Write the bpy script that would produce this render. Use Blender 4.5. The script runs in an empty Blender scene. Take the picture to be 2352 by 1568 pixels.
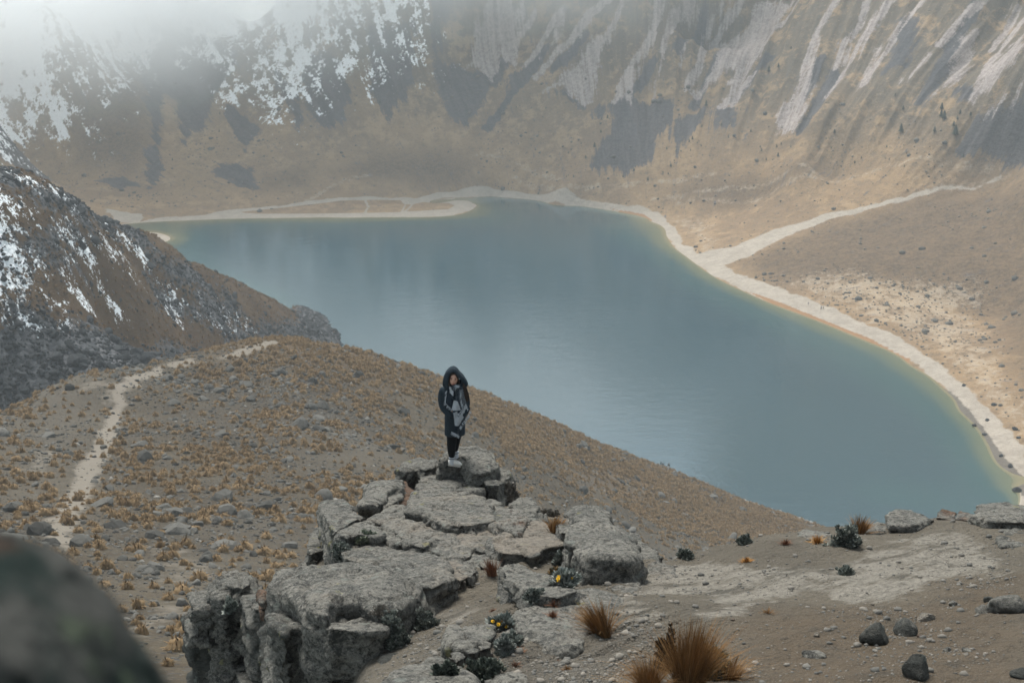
import bpy, bmesh, math, random
import numpy as np
from mathutils import Vector, Matrix, Euler

PI = math.pi
random.seed(11)
RNG = np.random.default_rng(11)
SC = bpy.context.scene
COL = SC.collection

# ------------------------------------------------------------------ camera model
CAM_Z = 180.0                        # eye height above the lake (metres)
PITCH = math.radians(18.4)
FPX = 50.0 / 36.0 * 2352.0           # survey photo is measured on a 2352 x 1568 grid
CP, SP = math.cos(PITCH), math.sin(PITCH)
EYE = np.array([0.0, 0.0, CAM_Z])

def ray(p):
    p = np.atleast_2d(np.asarray(p, float))
    x = (p[:, 0] - 1176.0) / FPX
    y = -(p[:, 1] - 784.0) / FPX
    d = np.stack([x, CP + y * SP, -SP + y * CP], 1)
    return d / np.linalg.norm(d, axis=1)[:, None]

def at_dist(u, v, d):  return (EYE + ray((u, v))[0] * d)
def at_z(u, v, z):
    r = ray((u, v))[0]; return EYE + r * ((z - CAM_Z) / r[2])

# ------------------------------------------------------------------ noise
def _h(ix, iy, iz, seed):
    n = (ix.astype(np.uint32) * np.uint32(374761393) + iy.astype(np.uint32) * np.uint32(668265263)
         + iz.astype(np.uint32) * np.uint32(2147483647) + np.uint32((seed * 1274126177) & 0xffffffff))
    n = (n ^ (n >> np.uint32(13))) * np.uint32(1274126177)
    n = (n ^ (n >> np.uint32(16))) * np.uint32(2246822519)
    n = n ^ (n >> np.uint32(15))
    return n.astype(np.float64) / 2147483647.5 - 1.0

def vnoise(P, seed=0):
    P = np.asarray(P, float)
    f = np.floor(P); t = P - f; i = f.astype(np.int64)
    t = t * t * t * (t * (t * 6 - 15) + 10)
    out = 0
    for dx in (0, 1):
        wx = t[:, 0] if dx else 1 - t[:, 0]
        for dy in (0, 1):
            wy = t[:, 1] if dy else 1 - t[:, 1]
            for dz in (0, 1):
                wz = t[:, 2] if dz else 1 - t[:, 2]
                out = out + wx * wy * wz * _h(i[:, 0] + dx, i[:, 1] + dy, i[:, 2] + dz, seed)
    return out

def fbm(P, octv=4, seed=0, gain=0.5, ridged=False):
    P = np.asarray(P, float); a = 1.0; s = 0.0; tot = 0.0; Q = P.copy()
    for k in range(octv):
        n = vnoise(Q, seed + 17 * k)
        if ridged: n = 1 - 2 * np.abs(n)
        s = s + a * n; tot += a; a *= gain
        Q = Q * 2.03 + 13.7
    return s / tot

def fbm2(x, y, octv=4, seed=0, gain=0.5, ridged=False):
    return fbm(np.stack([x, y, np.full_like(x, seed * 3.1 + 0.5)], 1), octv, seed, gain, ridged)

def sstep(a, b, x):
    t = np.clip((np.asarray(x, float) - a) / (b - a), 0, 1); return t * t * (3 - 2 * t)

# ------------------------------------------------------------------ height fields from survey points
class TPS:
    def __init__(self, pts, lam=0.0):
        pts = np.asarray(pts, float); self.c = pts[:, :2] / 100.0; n = len(pts)
        A = np.zeros((n + 3, n + 3)); A[:n, :n] = self.k(self.c, self.c) + lam * np.eye(n)
        A[:n, n] = 1; A[:n, n + 1:] = self.c; A[n, :n] = 1; A[n + 1:, :n] = self.c.T
        b = np.zeros(n + 3); b[:n] = pts[:, 2]
        self.w = np.linalg.solve(A, b)
    @staticmethod
    def k(a, b):
        d2 = ((a[:, None, :] - b[None, :, :]) ** 2).sum(2)
        return 0.5 * d2 * np.log(d2 + 1e-9)
    def __call__(self, x, y):
        x = np.asarray(x, float); sh = x.shape
        q = np.stack([x.ravel(), np.asarray(y, float).ravel()], 1) / 100.0
        out = np.empty(len(q)); n = len(self.c)
        for i in range(0, len(q), 20000):
            s = q[i:i + 20000]
            out[i:i + 20000] = self.k(s, self.c) @ self.w[:n] + self.w[n] + s @ self.w[n + 1:]
        return out.reshape(sh)

def raycast(zf, px, d0, d1, n=400):
    """where the sight lines through survey pixels meet a height field (first hit between d0 and d1)"""
    r = ray(px); m = len(r)
    ds = np.linspace(d0, d1, n)
    X = r[:, None, :] * ds[None, :, None] + EYE
    below = X[..., 2] - zf(X[..., 0], X[..., 1]) < 0
    k = below.argmax(1); k[~below.any(1)] = n - 1
    lo = ds[np.maximum(k - 1, 0)]; hi = ds[k]
    for _ in range(18):
        mid = (lo + hi) / 2; Q = EYE + r * mid[:, None]
        b = Q[:, 2] < zf(Q[:, 0], Q[:, 1])
        hi = np.where(b, mid, hi); lo = np.where(b, lo, mid)
    return EYE + r * ((lo + hi) / 2)[:, None]

def poly_sd(x, y, poly, pad=1e9):
    """signed distance to a closed polygon, positive inside"""
    poly = np.asarray(poly, float)[:, :2]
    out = np.full(x.shape, -pad)
    m = ((x > poly[:, 0].min() - pad) & (x < poly[:, 0].max() + pad)
         & (y > poly[:, 1].min() - pad) & (y < poly[:, 1].max() + pad))
    if not m.any(): return out
    px, py = x[m], y[m]
    d = np.full(px.shape, 1e18); ins = np.zeros(px.shape, bool)
    a = poly; b = np.roll(poly, -1, 0)
    for (ax, ay), (bx, by) in zip(a, b):
        ex, ey = bx - ax, by - ay; L = ex * ex + ey * ey + 1e-12
        t = np.clip(((px - ax) * ex + (py - ay) * ey) / L, 0, 1)
        d = np.minimum(d, (px - ax - t * ex) ** 2 + (py - ay - t * ey) ** 2)
        c = (ay > py) != (by > py)
        with np.errstate(divide='ignore', invalid='ignore'):
            ins ^= c & (px < (bx - ax) * (py - ay) / (by - ay if by != ay else 1e-12) + ax)
    d = np.sqrt(d)
    out[m] = np.where(ins, d, -d)
    return out

def line_d(x, y, pts, pad=60):
    pts = np.asarray(pts, float)
    out = np.full(x.shape, float(pad))
    m = ((x > pts[:, 0].min() - pad) & (x < pts[:, 0].max() + pad)
         & (y > pts[:, 1].min() - pad) & (y < pts[:, 1].max() + pad))
    px, py = x[m], y[m]; d = np.full(px.shape, float(pad) ** 2)
    for a, b in zip(pts[:-1], pts[1:]):
        ex, ey = b[0] - a[0], b[1] - a[1]; L = ex * ex + ey * ey + 1e-12
        t = np.clip(((px - a[0]) * ex + (py - a[1]) * ey) / L, 0, 1)
        d = np.minimum(d, (px - a[0] - t * ex) ** 2 + (py - a[1] - t * ey) ** 2)
    out[m] = np.sqrt(d); return out

# ------------------------------------------------------------------ mesh helpers
def mesh_from(name, V, F, smooth=True):
    """V (n,3) array, F (m,k) array of quads or triangles"""
    V = np.asarray(V, np.float32); F = np.asarray(F, np.int32)
    me = bpy.data.meshes.new(name)
    k = F.shape[1]
    me.vertices.add(len(V)); me.vertices.foreach_set('co', V.ravel())
    me.loops.add(F.size); me.loops.foreach_set('vertex_index', F.ravel())
    me.polygons.add(len(F))
    me.polygons.foreach_set('loop_start', np.arange(0, F.size, k, dtype=np.int32))
    me.polygons.foreach_set('loop_total', np.full(len(F), k, np.int32))
    if smooth: me.polygons.foreach_set('use_smooth', np.ones(len(F), bool))
    me.update(calc_edges=True); me.validate()
    return me

def attr(me, name, vals):
    vals = np.asarray(vals, np.float32)
    if vals.ndim == 1:
        a = me.attributes.new(name, 'FLOAT', 'POINT'); a.data.foreach_set('value', vals)
    else:
        a = me.attributes.new(name, 'FLOAT_VECTOR', 'POINT'); a.data.foreach_set('vector', vals.ravel())

def grid_faces(nr, nc, keep=None):
    i = np.arange(nr * nc).reshape(nr, nc)
    F = np.stack([i[:-1, :-1], i[:-1, 1:], i[1:, 1:], i[1:, :-1]], -1).reshape(-1, 4)
    if keep is not None:
        k = keep.ravel(); F = F[k[F].all(1)]
    return F

def compact(V, F, extra=()):
    used = np.unique(F); m = np.full(len(V), -1); m[used] = np.arange(len(used))
    return V[used], m[F], [e[used] for e in extra]

def obj(name, me, mat=None, parent=None, loc=None):
    if isinstance(me, bmesh.types.BMesh):
        b = me; me = bpy.data.meshes.new(name); b.to_mesh(me); b.free()
    o = bpy.data.objects.new(name, me); COL.objects.link(o)
    if mat is not None and len(me.materials) == 0: me.materials.append(mat)
    if parent is not None: o.parent = parent
    if loc is not None: o.location = loc
    return o

def tag(o, label=None, cat=None, group=None, kind=None):
    if label: o['label'] = label
    if cat: o['category'] = cat
    if group: o['group'] = group
    if kind: o['kind'] = kind
    return o

def empty(name, loc, rz=0.0):
    o = bpy.data.objects.new(name, None); COL.objects.link(o)
    o.location = loc; o.rotation_euler = (0, 0, rz); o.empty_display_size = 0.1
    return o

# ------------------------------------------------------------------ shader helpers
class NT:
    def __init__(self, name):
        self.m = bpy.data.materials.new(name); self.m.use_nodes = True
        self.t = self.m.node_tree; self.t.nodes.clear()
        self.out = self.t.nodes.new('ShaderNodeOutputMaterial')
    def n(self, typ, ins=None, **props):
        nd = self.t.nodes.new(typ)
        for k, v in props.items(): setattr(nd, k, v)
        for k, v in (ins or {}).items(): self.set(nd.inputs[k], v)
        return nd
    def set(self, sock, v):
        if isinstance(v, bpy.types.NodeSocket): self.t.links.new(v, sock)
        elif hasattr(v, 'outputs'): self.t.links.new(v.outputs[0], sock)
        else:
            if sock.type == 'RGBA' and not isinstance(v, (int, float)) and len(v) == 3: v = (*v, 1)
            sock.default_value = v
    def attr(self, name, vec=False):
        a = self.n('ShaderNodeAttribute', attribute_name=name)
        return a.outputs['Vector'] if vec else a.outputs['Fac']
    def math(self, op, a, b=0.0, c=0.0, clamp=False):
        nd = self.n('ShaderNodeMath', {0: a, 1: b, 2: c}, operation=op, use_clamp=clamp); return nd.outputs[0]
    def noise(self, vec, scale, detail=4, rough=0.5, lac=2.0, dist=0.0):
        return self.n('ShaderNodeTexNoise', {'Vector': vec, 'Scale': scale, 'Detail': detail,
                      'Roughness': rough, 'Lacunarity': lac, 'Distortion': dist}).outputs[0]
    def voro(self, vec, scale, feature='F1', rnd=1.0, out=0):
        return self.n('ShaderNodeTexVoronoi', {'Vector': vec, 'Scale': scale, 'Randomness': rnd}, feature=feature).outputs[out]
    def ramp(self, f, lo, hi, a=0.0, b=1.0):
        return self.n('ShaderNodeMapRange', {0: f, 1: lo, 2: hi, 3: a, 4: b}, interpolation_type='SMOOTHSTEP', clamp=True).outputs[0]
    def mix(self, f, a, b, mode='MIX'):
        nd = self.n('ShaderNodeMix', data_type='RGBA', blend_type=mode)
        self.set(nd.inputs[0], f); self.set(nd.inputs[6], a); self.set(nd.inputs[7], b)
        return nd.outputs[2]
    def scale(self, vec, s):
        return self.n('ShaderNodeVectorMath', {0: vec, 1: s}, operation='MULTIPLY').outputs[0]
    def bump(self, h, strength=0.5, dist=0.1, normal=None):
        nd = self.n('ShaderNodeBump', {'Height': h, 'Strength': strength, 'Distance': dist})
        if normal is not None: self.set(nd.inputs['Normal'], normal)
        return nd.outputs[0]
    def pos(self): return self.n('ShaderNodeNewGeometry').outputs['Position']
    def objc(self): return self.n('ShaderNodeTexCoord').outputs['Object']
    def normal(self): return self.n('ShaderNodeNewGeometry').outputs['Normal']
    def xyz(self, v, k): return self.n('ShaderNodeSeparateXYZ', {0: v}).outputs[k]
    def orand(self): return self.n('ShaderNodeObjectInfo').outputs['Random']
    def principled(self, color, rough=0.9, normal=None, spec=0.2, **kw):
        p = self.n('ShaderNodeBsdfPrincipled')
        self.set(p.inputs['Base Color'], color); self.set(p.inputs['Roughness'], rough)
        self.set(p.inputs['Specular IOR Level'], spec)
        for k, v in kw.items(): self.set(p.inputs[k.replace('_', ' ')], v)
        if normal is not None: self.set(p.inputs['Normal'], normal)
        self.t.links.new(p.outputs[0], self.out.inputs[0])
        return self.m
# ================================================================== CRATER: far slope, plain and shore
SHORE = [(300,513),(380,508),(460,505),(560,502),(640,501),(700,500),(800,500),(900,499),(980,499),(1040,495),(1080,483),(1096,471),
 (1080,461),(1045,457),(1000,458),(1050,451),(1120,450),(1180,455),(1250,463),(1320,472),(1400,483),(1450,492),(1490,508),(1530,540),(1550,570),(1590,600),
 (1640,635),(1700,665),(1760,692),(1840,722),(1900,745),(1960,770),(2020,795),(2080,825),(2130,860),(2170,895),
 (2200,925),(2240,975),(2270,1020),(2300,1070),(2325,1120),(2335,1180),(2340,1260)]
far_pts = [at_z(u, v, 0.0) for u, v in SHORE]
for u, v, z in [(700,540,-7),(1000,525,-7),(500,540,-5),(1250,520,-6),(1400,600,-9),(1000,640,-12),(1500,720,-10),(1650,820,-10),(1800,860,-8),
                (1300,800,-12),(1500,950,-12),(1950,930,-8),(2080,1000,-7),(1800,1050,-10),(2170,1080,-6),(2000,1170,-7),(1700,1000,-12),
                (2220,1200,-4),(900,760,-10),(700,640,-9),(1120,472,-1.2),(1180,490,-3.5),(1600,680,-5),(1100,900,-12)]:
    p = at_z(u, v, 0.0); far_pts.append((p[0], p[1], z))
for u, v, z in [(1000,478,1.0),(1060,470,0.6),(800,474,1.6),(650,482,1.3),(900,463,1.5),(700,463,2.4),(960,461,0.6),(1040,452,.5),
                (450,480,2.4),(300,490,2.5),(330,546,0.9),(372,551,0.4),(280,540,1.2),(395,535,-0.6),(330,527,-0.6),(420,555,-1.0),(360,570,-.8),
                (150,513,3),(0,513,8),(-250,500,12),
                (300,400,12),(700,400,12),(1100,405,10),(0,400,14),(500,430,7),(900,430,6),(1300,430,9),(1150,430,4.5),
                (300,330,25),(700,330,25),(1100,340,23),(0,330,27),(500,365,17),(900,365,17),
                (300,200,52),(700,200,52),(1100,200,51),(0,200,54),(300,100,74),(700,100,75),(1100,100,74),(0,100,76),
                (300,0,98),(700,0,99),(1100,0,98),(0,0,101),(300,-150,140),(700,-150,140),(1100,-150,140),(0,-150,142),
                (1600,445,12),(1600,330,33),(1600,200,57),(1600,100,78),(1600,0,100),(1600,-150,140),
                (1400,390,18),(1850,385,31),(1900,410,25),(1900,300,46),(1900,200,63),(1900,0,105),(1900,-150,140),
                (2100,385,36),(2100,200,68),(2100,100,87),(2100,0,108),(2100,-150,142),
                (2352,350,46),(2352,200,76),(2352,100,92),(2352,0,110),(2352,-150,144),(2600,350,62),(2600,200,88),(2600,0,122),(2600,-150,150),
                (1900,600,10),(2200,600,14.5),(2352,700,9),(2352,900,5),(2352,1000,2.6),(2300,800,6.5),(2352,600,18),(2352,500,28),
                (2000,500,17),(1700,520,6.5),(1750,450,15),(1560,480,4),(1640,590,2.2),(1800,660,3),(2050,740,3.2),(2200,480,23),(2200,420,30),
                (2100,820,1.2),(2230,930,1.2),(2330,1060,1.2),(2600,600,40),(2600,1000,22),(2600,1300,14),(-300,400,22),(-300,200,62),(-300,0,110),(-300,-150,148),(-700,0,118),(-700,300,46),(-700,-150,155),(2900,0,135),(2900,-150,165),(2900,350,85)]:
    far_pts.append(at_z(u, v, z))
for az in np.linspace(-26, 26, 7):
    a = math.radians(az)
    far_pts.append((1250 * math.sin(a), 1250 * math.cos(a), 300)); far_pts.append((1500 * math.sin(a), 1500 * math.cos(a), 480)); far_pts.append((1900 * math.sin(a), 1900 * math.cos(a), 790))
far_tps = TPS(far_pts, 0.002)
LC = np.array([60.0, 590.0])          # middle of the lake: gullies run out from here
def far_base(x, y):
    r = np.hypot(x, y); w = sstep(10.0, 1.5, np.degrees(np.arctan2(x, y)))      # unseen rim shaped for the lake's reflection: cut low left, raised right
    return far_tps(x, y) - w * 1.15 * np.maximum(r - 972 - 13 * np.maximum(np.degrees(np.arctan2(x, y)) + 3, 0), 0)

def far_relief(x, y, z):
    th = np.arctan2(x - LC[0], y - LC[1]); r = np.hypot(x - LC[0], y - LC[1])
    up = sstep(12, 60, z)
    g = fbm2(th * 9.0, r / 160.0, 4, 3, 0.55) * 8.0 + fbm2(th * 26.0, r / 160.0, 4, 9, 0.5, True) * 4.5
    lump = fbm2(x / 42.0, y / 42.0, 4, 21, 0.5) * 2.2 * sstep(1.0, 9.0, z)
    fine = fbm2(x / 7.0, y / 7.0, 3, 5, 0.6) * 0.28 * sstep(0.6, 4.0, z)
    return g * up + lump * (1 - 0.3 * up) + fine

def on_far(pts, d0=430, d1=1250): return raycast(far_base, pts, d0, d1, 700)

H5 = lambda L: [(x / 2, y / 2) for x, y in L]                    # survey sheet: left half of the far wall
H6 = lambda L: [(1176 + x / 2, y / 2) for x, y in L]             # survey sheet: right half of the far wall
DARK = [H5(L) for L in [
 [(640,170),(760,90),(860,110),(1000,190),(1090,250),(1080,330),(1000,420),(990,420),(960,500),(910,600),(880,590),(850,650),(830,600),(800,440),(760,420),(740,440),(730,700),(740,800),(690,850),(680,780),(700,600),(680,420),(640,300)],
 [(1030,470),(1090,480),(1185,600),(1130,695),(1080,640),(1050,540)],
 [(1250,330),(1300,350),(1390,520),(1370,600),(1330,500),(1270,420)],
 [(1390,240),(1560,300),(1610,480),(1540,605),(1450,560),(1400,490)],
 [(1690,130),(1900,130),(1890,380),(1790,540),(1710,430)],
 [(1000,765),(1090,750),(1140,780),(1172,830),(1170,882),(1110,862),(1060,820),(1000,812)],
 [(-60,640),(100,680),(245,835),(150,850),(60,760),(-60,740)],
 [(480,820),(560,800),(625,850),(540,866)],
 [(1985,0),(2080,0),(2030,150),(2010,300),(2120,340),(2250,330),(2350,270),(2310,380),(2230,430),(2200,515),(2150,585),(2095,570),(2040,470),(1995,360),(1975,180)]]]
DARK += [H6(L) for L in [
 [(440,500),(560,460),(740,480),(745,520),(690,600),(650,660),(620,740),(500,785),(340,775),(380,715),(440,640),(470,560)],
 [(735,560),(850,505),(905,505),(860,580),(760,695),(742,640)],[(955,515),(1015,505),(1022,585),(965,590)],
 [(1320,560),(1420,460),(1480,330),(1525,330),(1440,485),(1340,605)],[(1850,490),(1950,340),(2060,190),(2055,260),(1960,400),(1880,515)],
 [(2050,725),(2120,600),(2230,520),(2420,400),(2420,690),(2200,705)],[(-20,400),(100,285),(145,255),(90,385),(40,432),(-20,470)],
 [(1780,95),(1865,100),(1855,230),(1790,335),(1705,375),(1760,280)],[(2010,430),(2100,400),(2120,470),(2050,480)],
 [(180,430),(270,440),(340,500),(320,515),(250,470),(190,470)],[(385,505),(450,505),(430,550),(390,555)]]]
PALE = [H6(L) for L in [
 [(150,440),(250,330),(370,200),(490,115),(405,300),(375,480),(320,500),(260,450)],[(115,375),(180,310),(300,190),(455,0),(415,0),(280,165),(200,260)],
 [(120,300),(170,230),(185,140),(245,75),(218,205)],[(600,300),(585,250),(620,150),(640,-20),(705,-20),(690,100),(640,240),(560,400),(545,485),(465,495),(490,400)],
 [(650,470),(635,380),(700,280),(760,150),(875,-20),(780,-20),(720,120),(690,220)],[(755,335),(800,235),(900,130),(1020,-20),(955,-20),(880,110)],
 [(790,420),(860,380),(940,280),(950,200),(1080,100),(1110,-20),(1310,-20),(1200,140),(1140,260),(1030,375),(1000,330),(920,400),(840,440)],
 [(1240,605),(1195,525),(1290,450),(1335,400),(1350,310),(1405,210),(1385,400),(1355,520),(1300,605)],[(1455,450),(1560,320),(1640,195),(1755,-20),(1725,-20),(1620,165),(1565,270)],
 [(1490,305),(1515,210),(1575,175),(1562,275)],[(1560,462),(1620,330),(1675,215),(1705,205),(1645,400)],[(1935,475),(1985,370),(2065,200),(2140,150),(2105,325),(2000,405)],
 [(2095,525),(2125,420),(2200,295),(2352,140),(2345,245),(2255,385),(2160,465)],[(2195,215),(2245,130),(2305,-20),(2335,-20),(2275,125)],
 [(1780,430),(1850,350),(1915,290),(1920,300),(1840,390)],[(960,500),(1000,420),(1110,340),(1090,400),(1020,490)],[(2180,560),(2260,460),(2352,400),(2352,420),(2270,490)]]]
PALE += [H5([(2120,345),(2180,200),(2160,120),(2250,-20),(2420,-20),(2375,330),(2300,300),(2262,385),(2200,325)])]
SNOW = [H5(L) for L in [
 [(-100,-60),(740,-60),(760,100),(700,200),(650,290),(560,350),(440,370),(330,350),(290,490),(290,580),(190,560),(100,600),(-100,620)],
 [(740,-60),(1180,-60),(1150,90),(1270,230),(1200,260),(1100,190),(1000,220),(900,120),(830,90),(770,90)],
 [(1150,-60),(1900,-60),(1820,100),(1700,90),(1700,200),(1650,90),(1580,220),(1540,200),(1500,110),(1450,230),(1430,320),(1390,450),(1345,380),(1320,290),(1260,190),(1180,90)]]]
SNOWL = [H5(L) for L in [[(1140,100),(1180,230),(1220,400),(1262,540)],[(830,90),(845,160),(860,222)],[(930,110),(960,190),(990,270)],[(1690,90),(1690,260),(1712,330)],
 [(1900,0),(1920,140),(1912,300)],[(1540,110),(1550,240),(1590,300)],[(1040,180),(1070,330),(1080,420)],[(150,420),(200,520),(262,600)],[(430,210),(480,340),(530,400)]]]
SAND = [[(1000,446),(1120,444),(1200,450),(1300,460),(1400,468),(1470,474),(1512,490),(1548,520),(1568,558),(1602,583),(1642,598),(1690,628),(1760,648),(1830,678),(1900,703),(1970,733),(2040,763),(2100,798),(2170,846),(2230,896),(2290,956),(2352,1030),(2420,1100),(2420,1300),(2330,1300),(2335,1180)] + SHORE[::-1][1:27],
 [(270,520),(360,500),(470,494),(540,481),(640,474),(700,461),(780,455),(870,453),(960,458),(1045,454),(1085,463),(1100,471),(1082,486),(1030,499),(900,504),(560,507),(400,512)],
 [(240,478),(330,494),(320,512),(270,512)],[(290,530),(360,535),(410,548),(380,566),(300,560)],
 [(1590,585),(1680,568),(1760,535),(1840,510),(1920,490),(2000,472),(2080,455),(2140,438),(2200,425),(2300,404),(2300,409),(2200,432),(2140,447),(2080,465),(2000,483),(1920,503),(1850,525),(1780,555),(1720,590),(1680,606),(1630,614)]]
VEG = [[(545,488),(640,478),(700,471),(780,462),(870,459),(920,460),(930,470),(920,487),(850,489),(600,491)],[(936,460),(960,462),(1030,466),(1044,472),(1030,481),(960,485),(926,486)]]
BARE = [[(1740,640),(1900,622),(2050,636),(2150,640),(2260,636),(2290,660),(2240,720),(2352,900),(2420,1000),(2352,1060),(2230,900),(2080,770),(1990,738),(1880,695)],
 [(1500,478),(1620,500),(1660,560),(1600,590),(1570,540)],[(1590,575),(1700,560),(1820,512),(1800,540),(1700,600),(1620,610)],[(2150,400),(2260,398),(2330,388),(2330,400),(2200,425),(2130,440)]]
BROWN = [[(1690,610),(1790,555),(1920,505),(2100,462),(2300,412),(2420,400),(2420,1000),(2290,740),(2150,680),(1900,640),(1780,650)],
 [(880,350),(1000,345),(1080,375),(1090,410),(1000,425),(900,410),(760,395)],[(1560,430),(1800,395),(1900,395),(2000,390),(1800,430),(1600,455)],
 [(150,190),(320,200),(340,330),(300,390),(180,370)],[(650,400),(720,385),(700,425),(610,435)]]
WET = [[(2140,870),(2200,912),(2262,985),(2312,1055),(2360,1105),(2420,1150),(2420,1180),(2352,1140),(2300,1090),(2238,1005),(2185,935)]]
RUST = [[(1715,668),(1780,690),(1860,722),(1930,750),(2000,778),(2090,825),(2085,834),(2000,792),(1930,764),(1860,734),(1780,702)],[(1400,478),(1480,492),(1500,506),(1490,510),(1440,494)]]
STREAKP = [[(1995,742),(2085,710),(2175,677),(2258,647)],[(1090,352),(1180,372),(1290,405)],[(700,462),(780,420),(850,400)],[(1180,410),(1300,425),(1500,415),(1640,400)],[(1560,470),(1800,430),(2000,400),(2352,355)],[(1500,458),(1750,420),(1880,410)]]

az = np.linspace(math.radians(-25), math.radians(25), 860)
rr = np.concatenate([np.arange(330, 560, 3.0), np.arange(560, 790, 1.5), np.arange(790, 985, 0.85), np.geomspace(985, 1900, 90)])
A, R = np.meshgrid(az, rr)
fx, fy = (R * np.sin(A)).ravel(), (R * np.cos(A)).ravel()
fz0 = far_base(fx, fy)
fz = fz0 + far_relief(fx, fy, fz0)
def far_z(x, y):
    x = np.atleast_1d(np.asarray(x, float)); y = np.atleast_1d(np.asarray(y, float))
    b = far_base(x, y); return b + far_relief(x, y, b)

thf = np.arctan2(fx - LC[0], fy - LC[1]); rf = np.hypot(fx - LC[0], fy - LC[1])
wx = fx + fbm2(fx / 9, fy / 9, 4, 31, .6) * 3.0
wy = fy + fbm2(fx / 9, fy / 9, 4, 37, .6) * 3.0
stre = fbm2(thf * 120, rf / 34, 4, 41, .6)                       # streaks that run downhill
def zone(polys, soft, warp=True, streak=0.0):
    m = np.full(fx.shape, -1e3)
    for L in polys:
        W = on_far(L)
        sd = poly_sd(wx if warp else fx, wy if warp else fy, W, soft * 2 + 12)
        m = np.maximum(m, sd)
    return sstep(-soft, soft, m + stre * streak)
M_dark = zone(DARK, 4.5, True, 4.0)
M_pale = zone(PALE, 4.5, True, 4.5)
for L in ([(545,-10),(500,60),(455,150)],[(1060,-10),(930,180),(860,290),(800,410)],[(1340,-10),(1210,130),(1040,370),(980,500)],[(1640,-10),(1600,110),(1530,200),(1490,310)],[(1910,-10),(1760,170),(1690,300),(1610,420)],[(2200,-10),(2100,90),(1960,250)],
          [(2352,60),(2230,230),(2110,500)],[(700,-10),(640,180),(520,380),(470,490)],[(830,-10),(740,130),(690,270)],[(240,60),(120,240),(60,330)],[(455,-10),(280,170),(110,380)],[(1500,20),(1400,180),(1350,310),(1290,560)],[(1750,-10),(1620,170),(1460,440)],[(2330,-10),(2210,200)],[(1180,90),(1090,260),(1000,400)],[(100,60),(40,160)],[(1110,340),(960,500)]):
    M_pale = np.maximum(M_pale, .95 * (1 - sstep(.8, 4.2, line_d(wx * .5 + fx * .5, wy * .5 + fy * .5, on_far(H6(L))[:, :2], 14))))
for L in ([(150,250),(20,440),(-120,600)],[(980,230),(830,480)],[(1480,330),(1330,600)],[(2060,200),(1870,500)],[(650,300),(520,480)],[(1180,260),(1010,470)],[(1420,300),(1330,470)],[(330,180),(200,330)],[(2130,60),(2000,260)],[(880,60),(760,260)]):
    M_dark = np.maximum(M_dark, .9 * (1 - sstep(1.0, 5.0, line_d(wx * .5 + fx * .5, wy * .5 + fy * .5, on_far(H6(L))[:, :2], 14))))
sn = np.full(fx.shape, -200.0)
for L in SNOW:
    W = on_far(L); sn = np.maximum(sn, poly_sd(wx, wy, W, 90))
for L in SNOWL:
    W = on_far(L); sn = np.maximum(sn, 3.2 - 1.6 * line_d(wx * .35 + fx * .65, wy * .35 + fy * .65, W[:, :2], 40))
snn = fbm2(thf * 120, rf / 14, 5, 51, .68) * 16 + fbm2(fx / 7, fy / 7, 4, 57, .68) * 12
M_snow = .5 + np.clip(sn * 0.42 + snn - .5, -30, 30) / 24.0
M_sand = zone(SAND, 2.6, True)
M_sand = np.maximum(M_sand * (1 - zone(VEG, 1.5, False)), 0)
for L, w in ((([(952,462),(940,478),(928,488)]), 1.2), (([(838,458),(846,475),(838,490)]), 1.3)):
    M_sand = np.maximum(M_sand, .6 - .6 * sstep(w * .4, w * 1.2, line_d(fx, fy, on_far(L)[:, :2], 12)))
FB = on_far([(940,466),(985,455),(1010,449),(1060,446.5),(1120,446),(1180,451),(1250,459),(1320,468),(1400,478),(1480,492)])[:, :2]
M_sand = np.maximum(M_sand, .85 * (1 - sstep(2.0, 5.0, line_d(fx, fy, FB, 14))))
M_bare = zone(BARE, 14.0, True, 6.0)
M_brown = zone(BROWN, 13.0, True, 5.0)
M_wet = zone(WET, 1.5, False)
M_rust = zone(RUST, 1.0, False)
for L in STREAKP:
    M_bare = np.maximum(M_bare, .8 * (1 - sstep(0.5, 4.0, line_d(wx * .4 + fx * .6, wy * .4 + fy * .6, on_far(L)[:, :2], 12))))
FV = np.stack([fx, fy, fz], 1)
me = mesh_from('hills', FV, grid_faces(*R.shape, keep=None))
for nm, v in (('dark', M_dark), ('pale', M_pale), ('snow', M_snow), ('sand', M_sand), ('bare', M_bare), ('brown', M_brown), ('wet', M_wet), ('rust', M_rust)):
    attr(me, nm, v)
attr(me, 'flow', np.stack([thf * 300, rf, fz * 0], 1))

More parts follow.
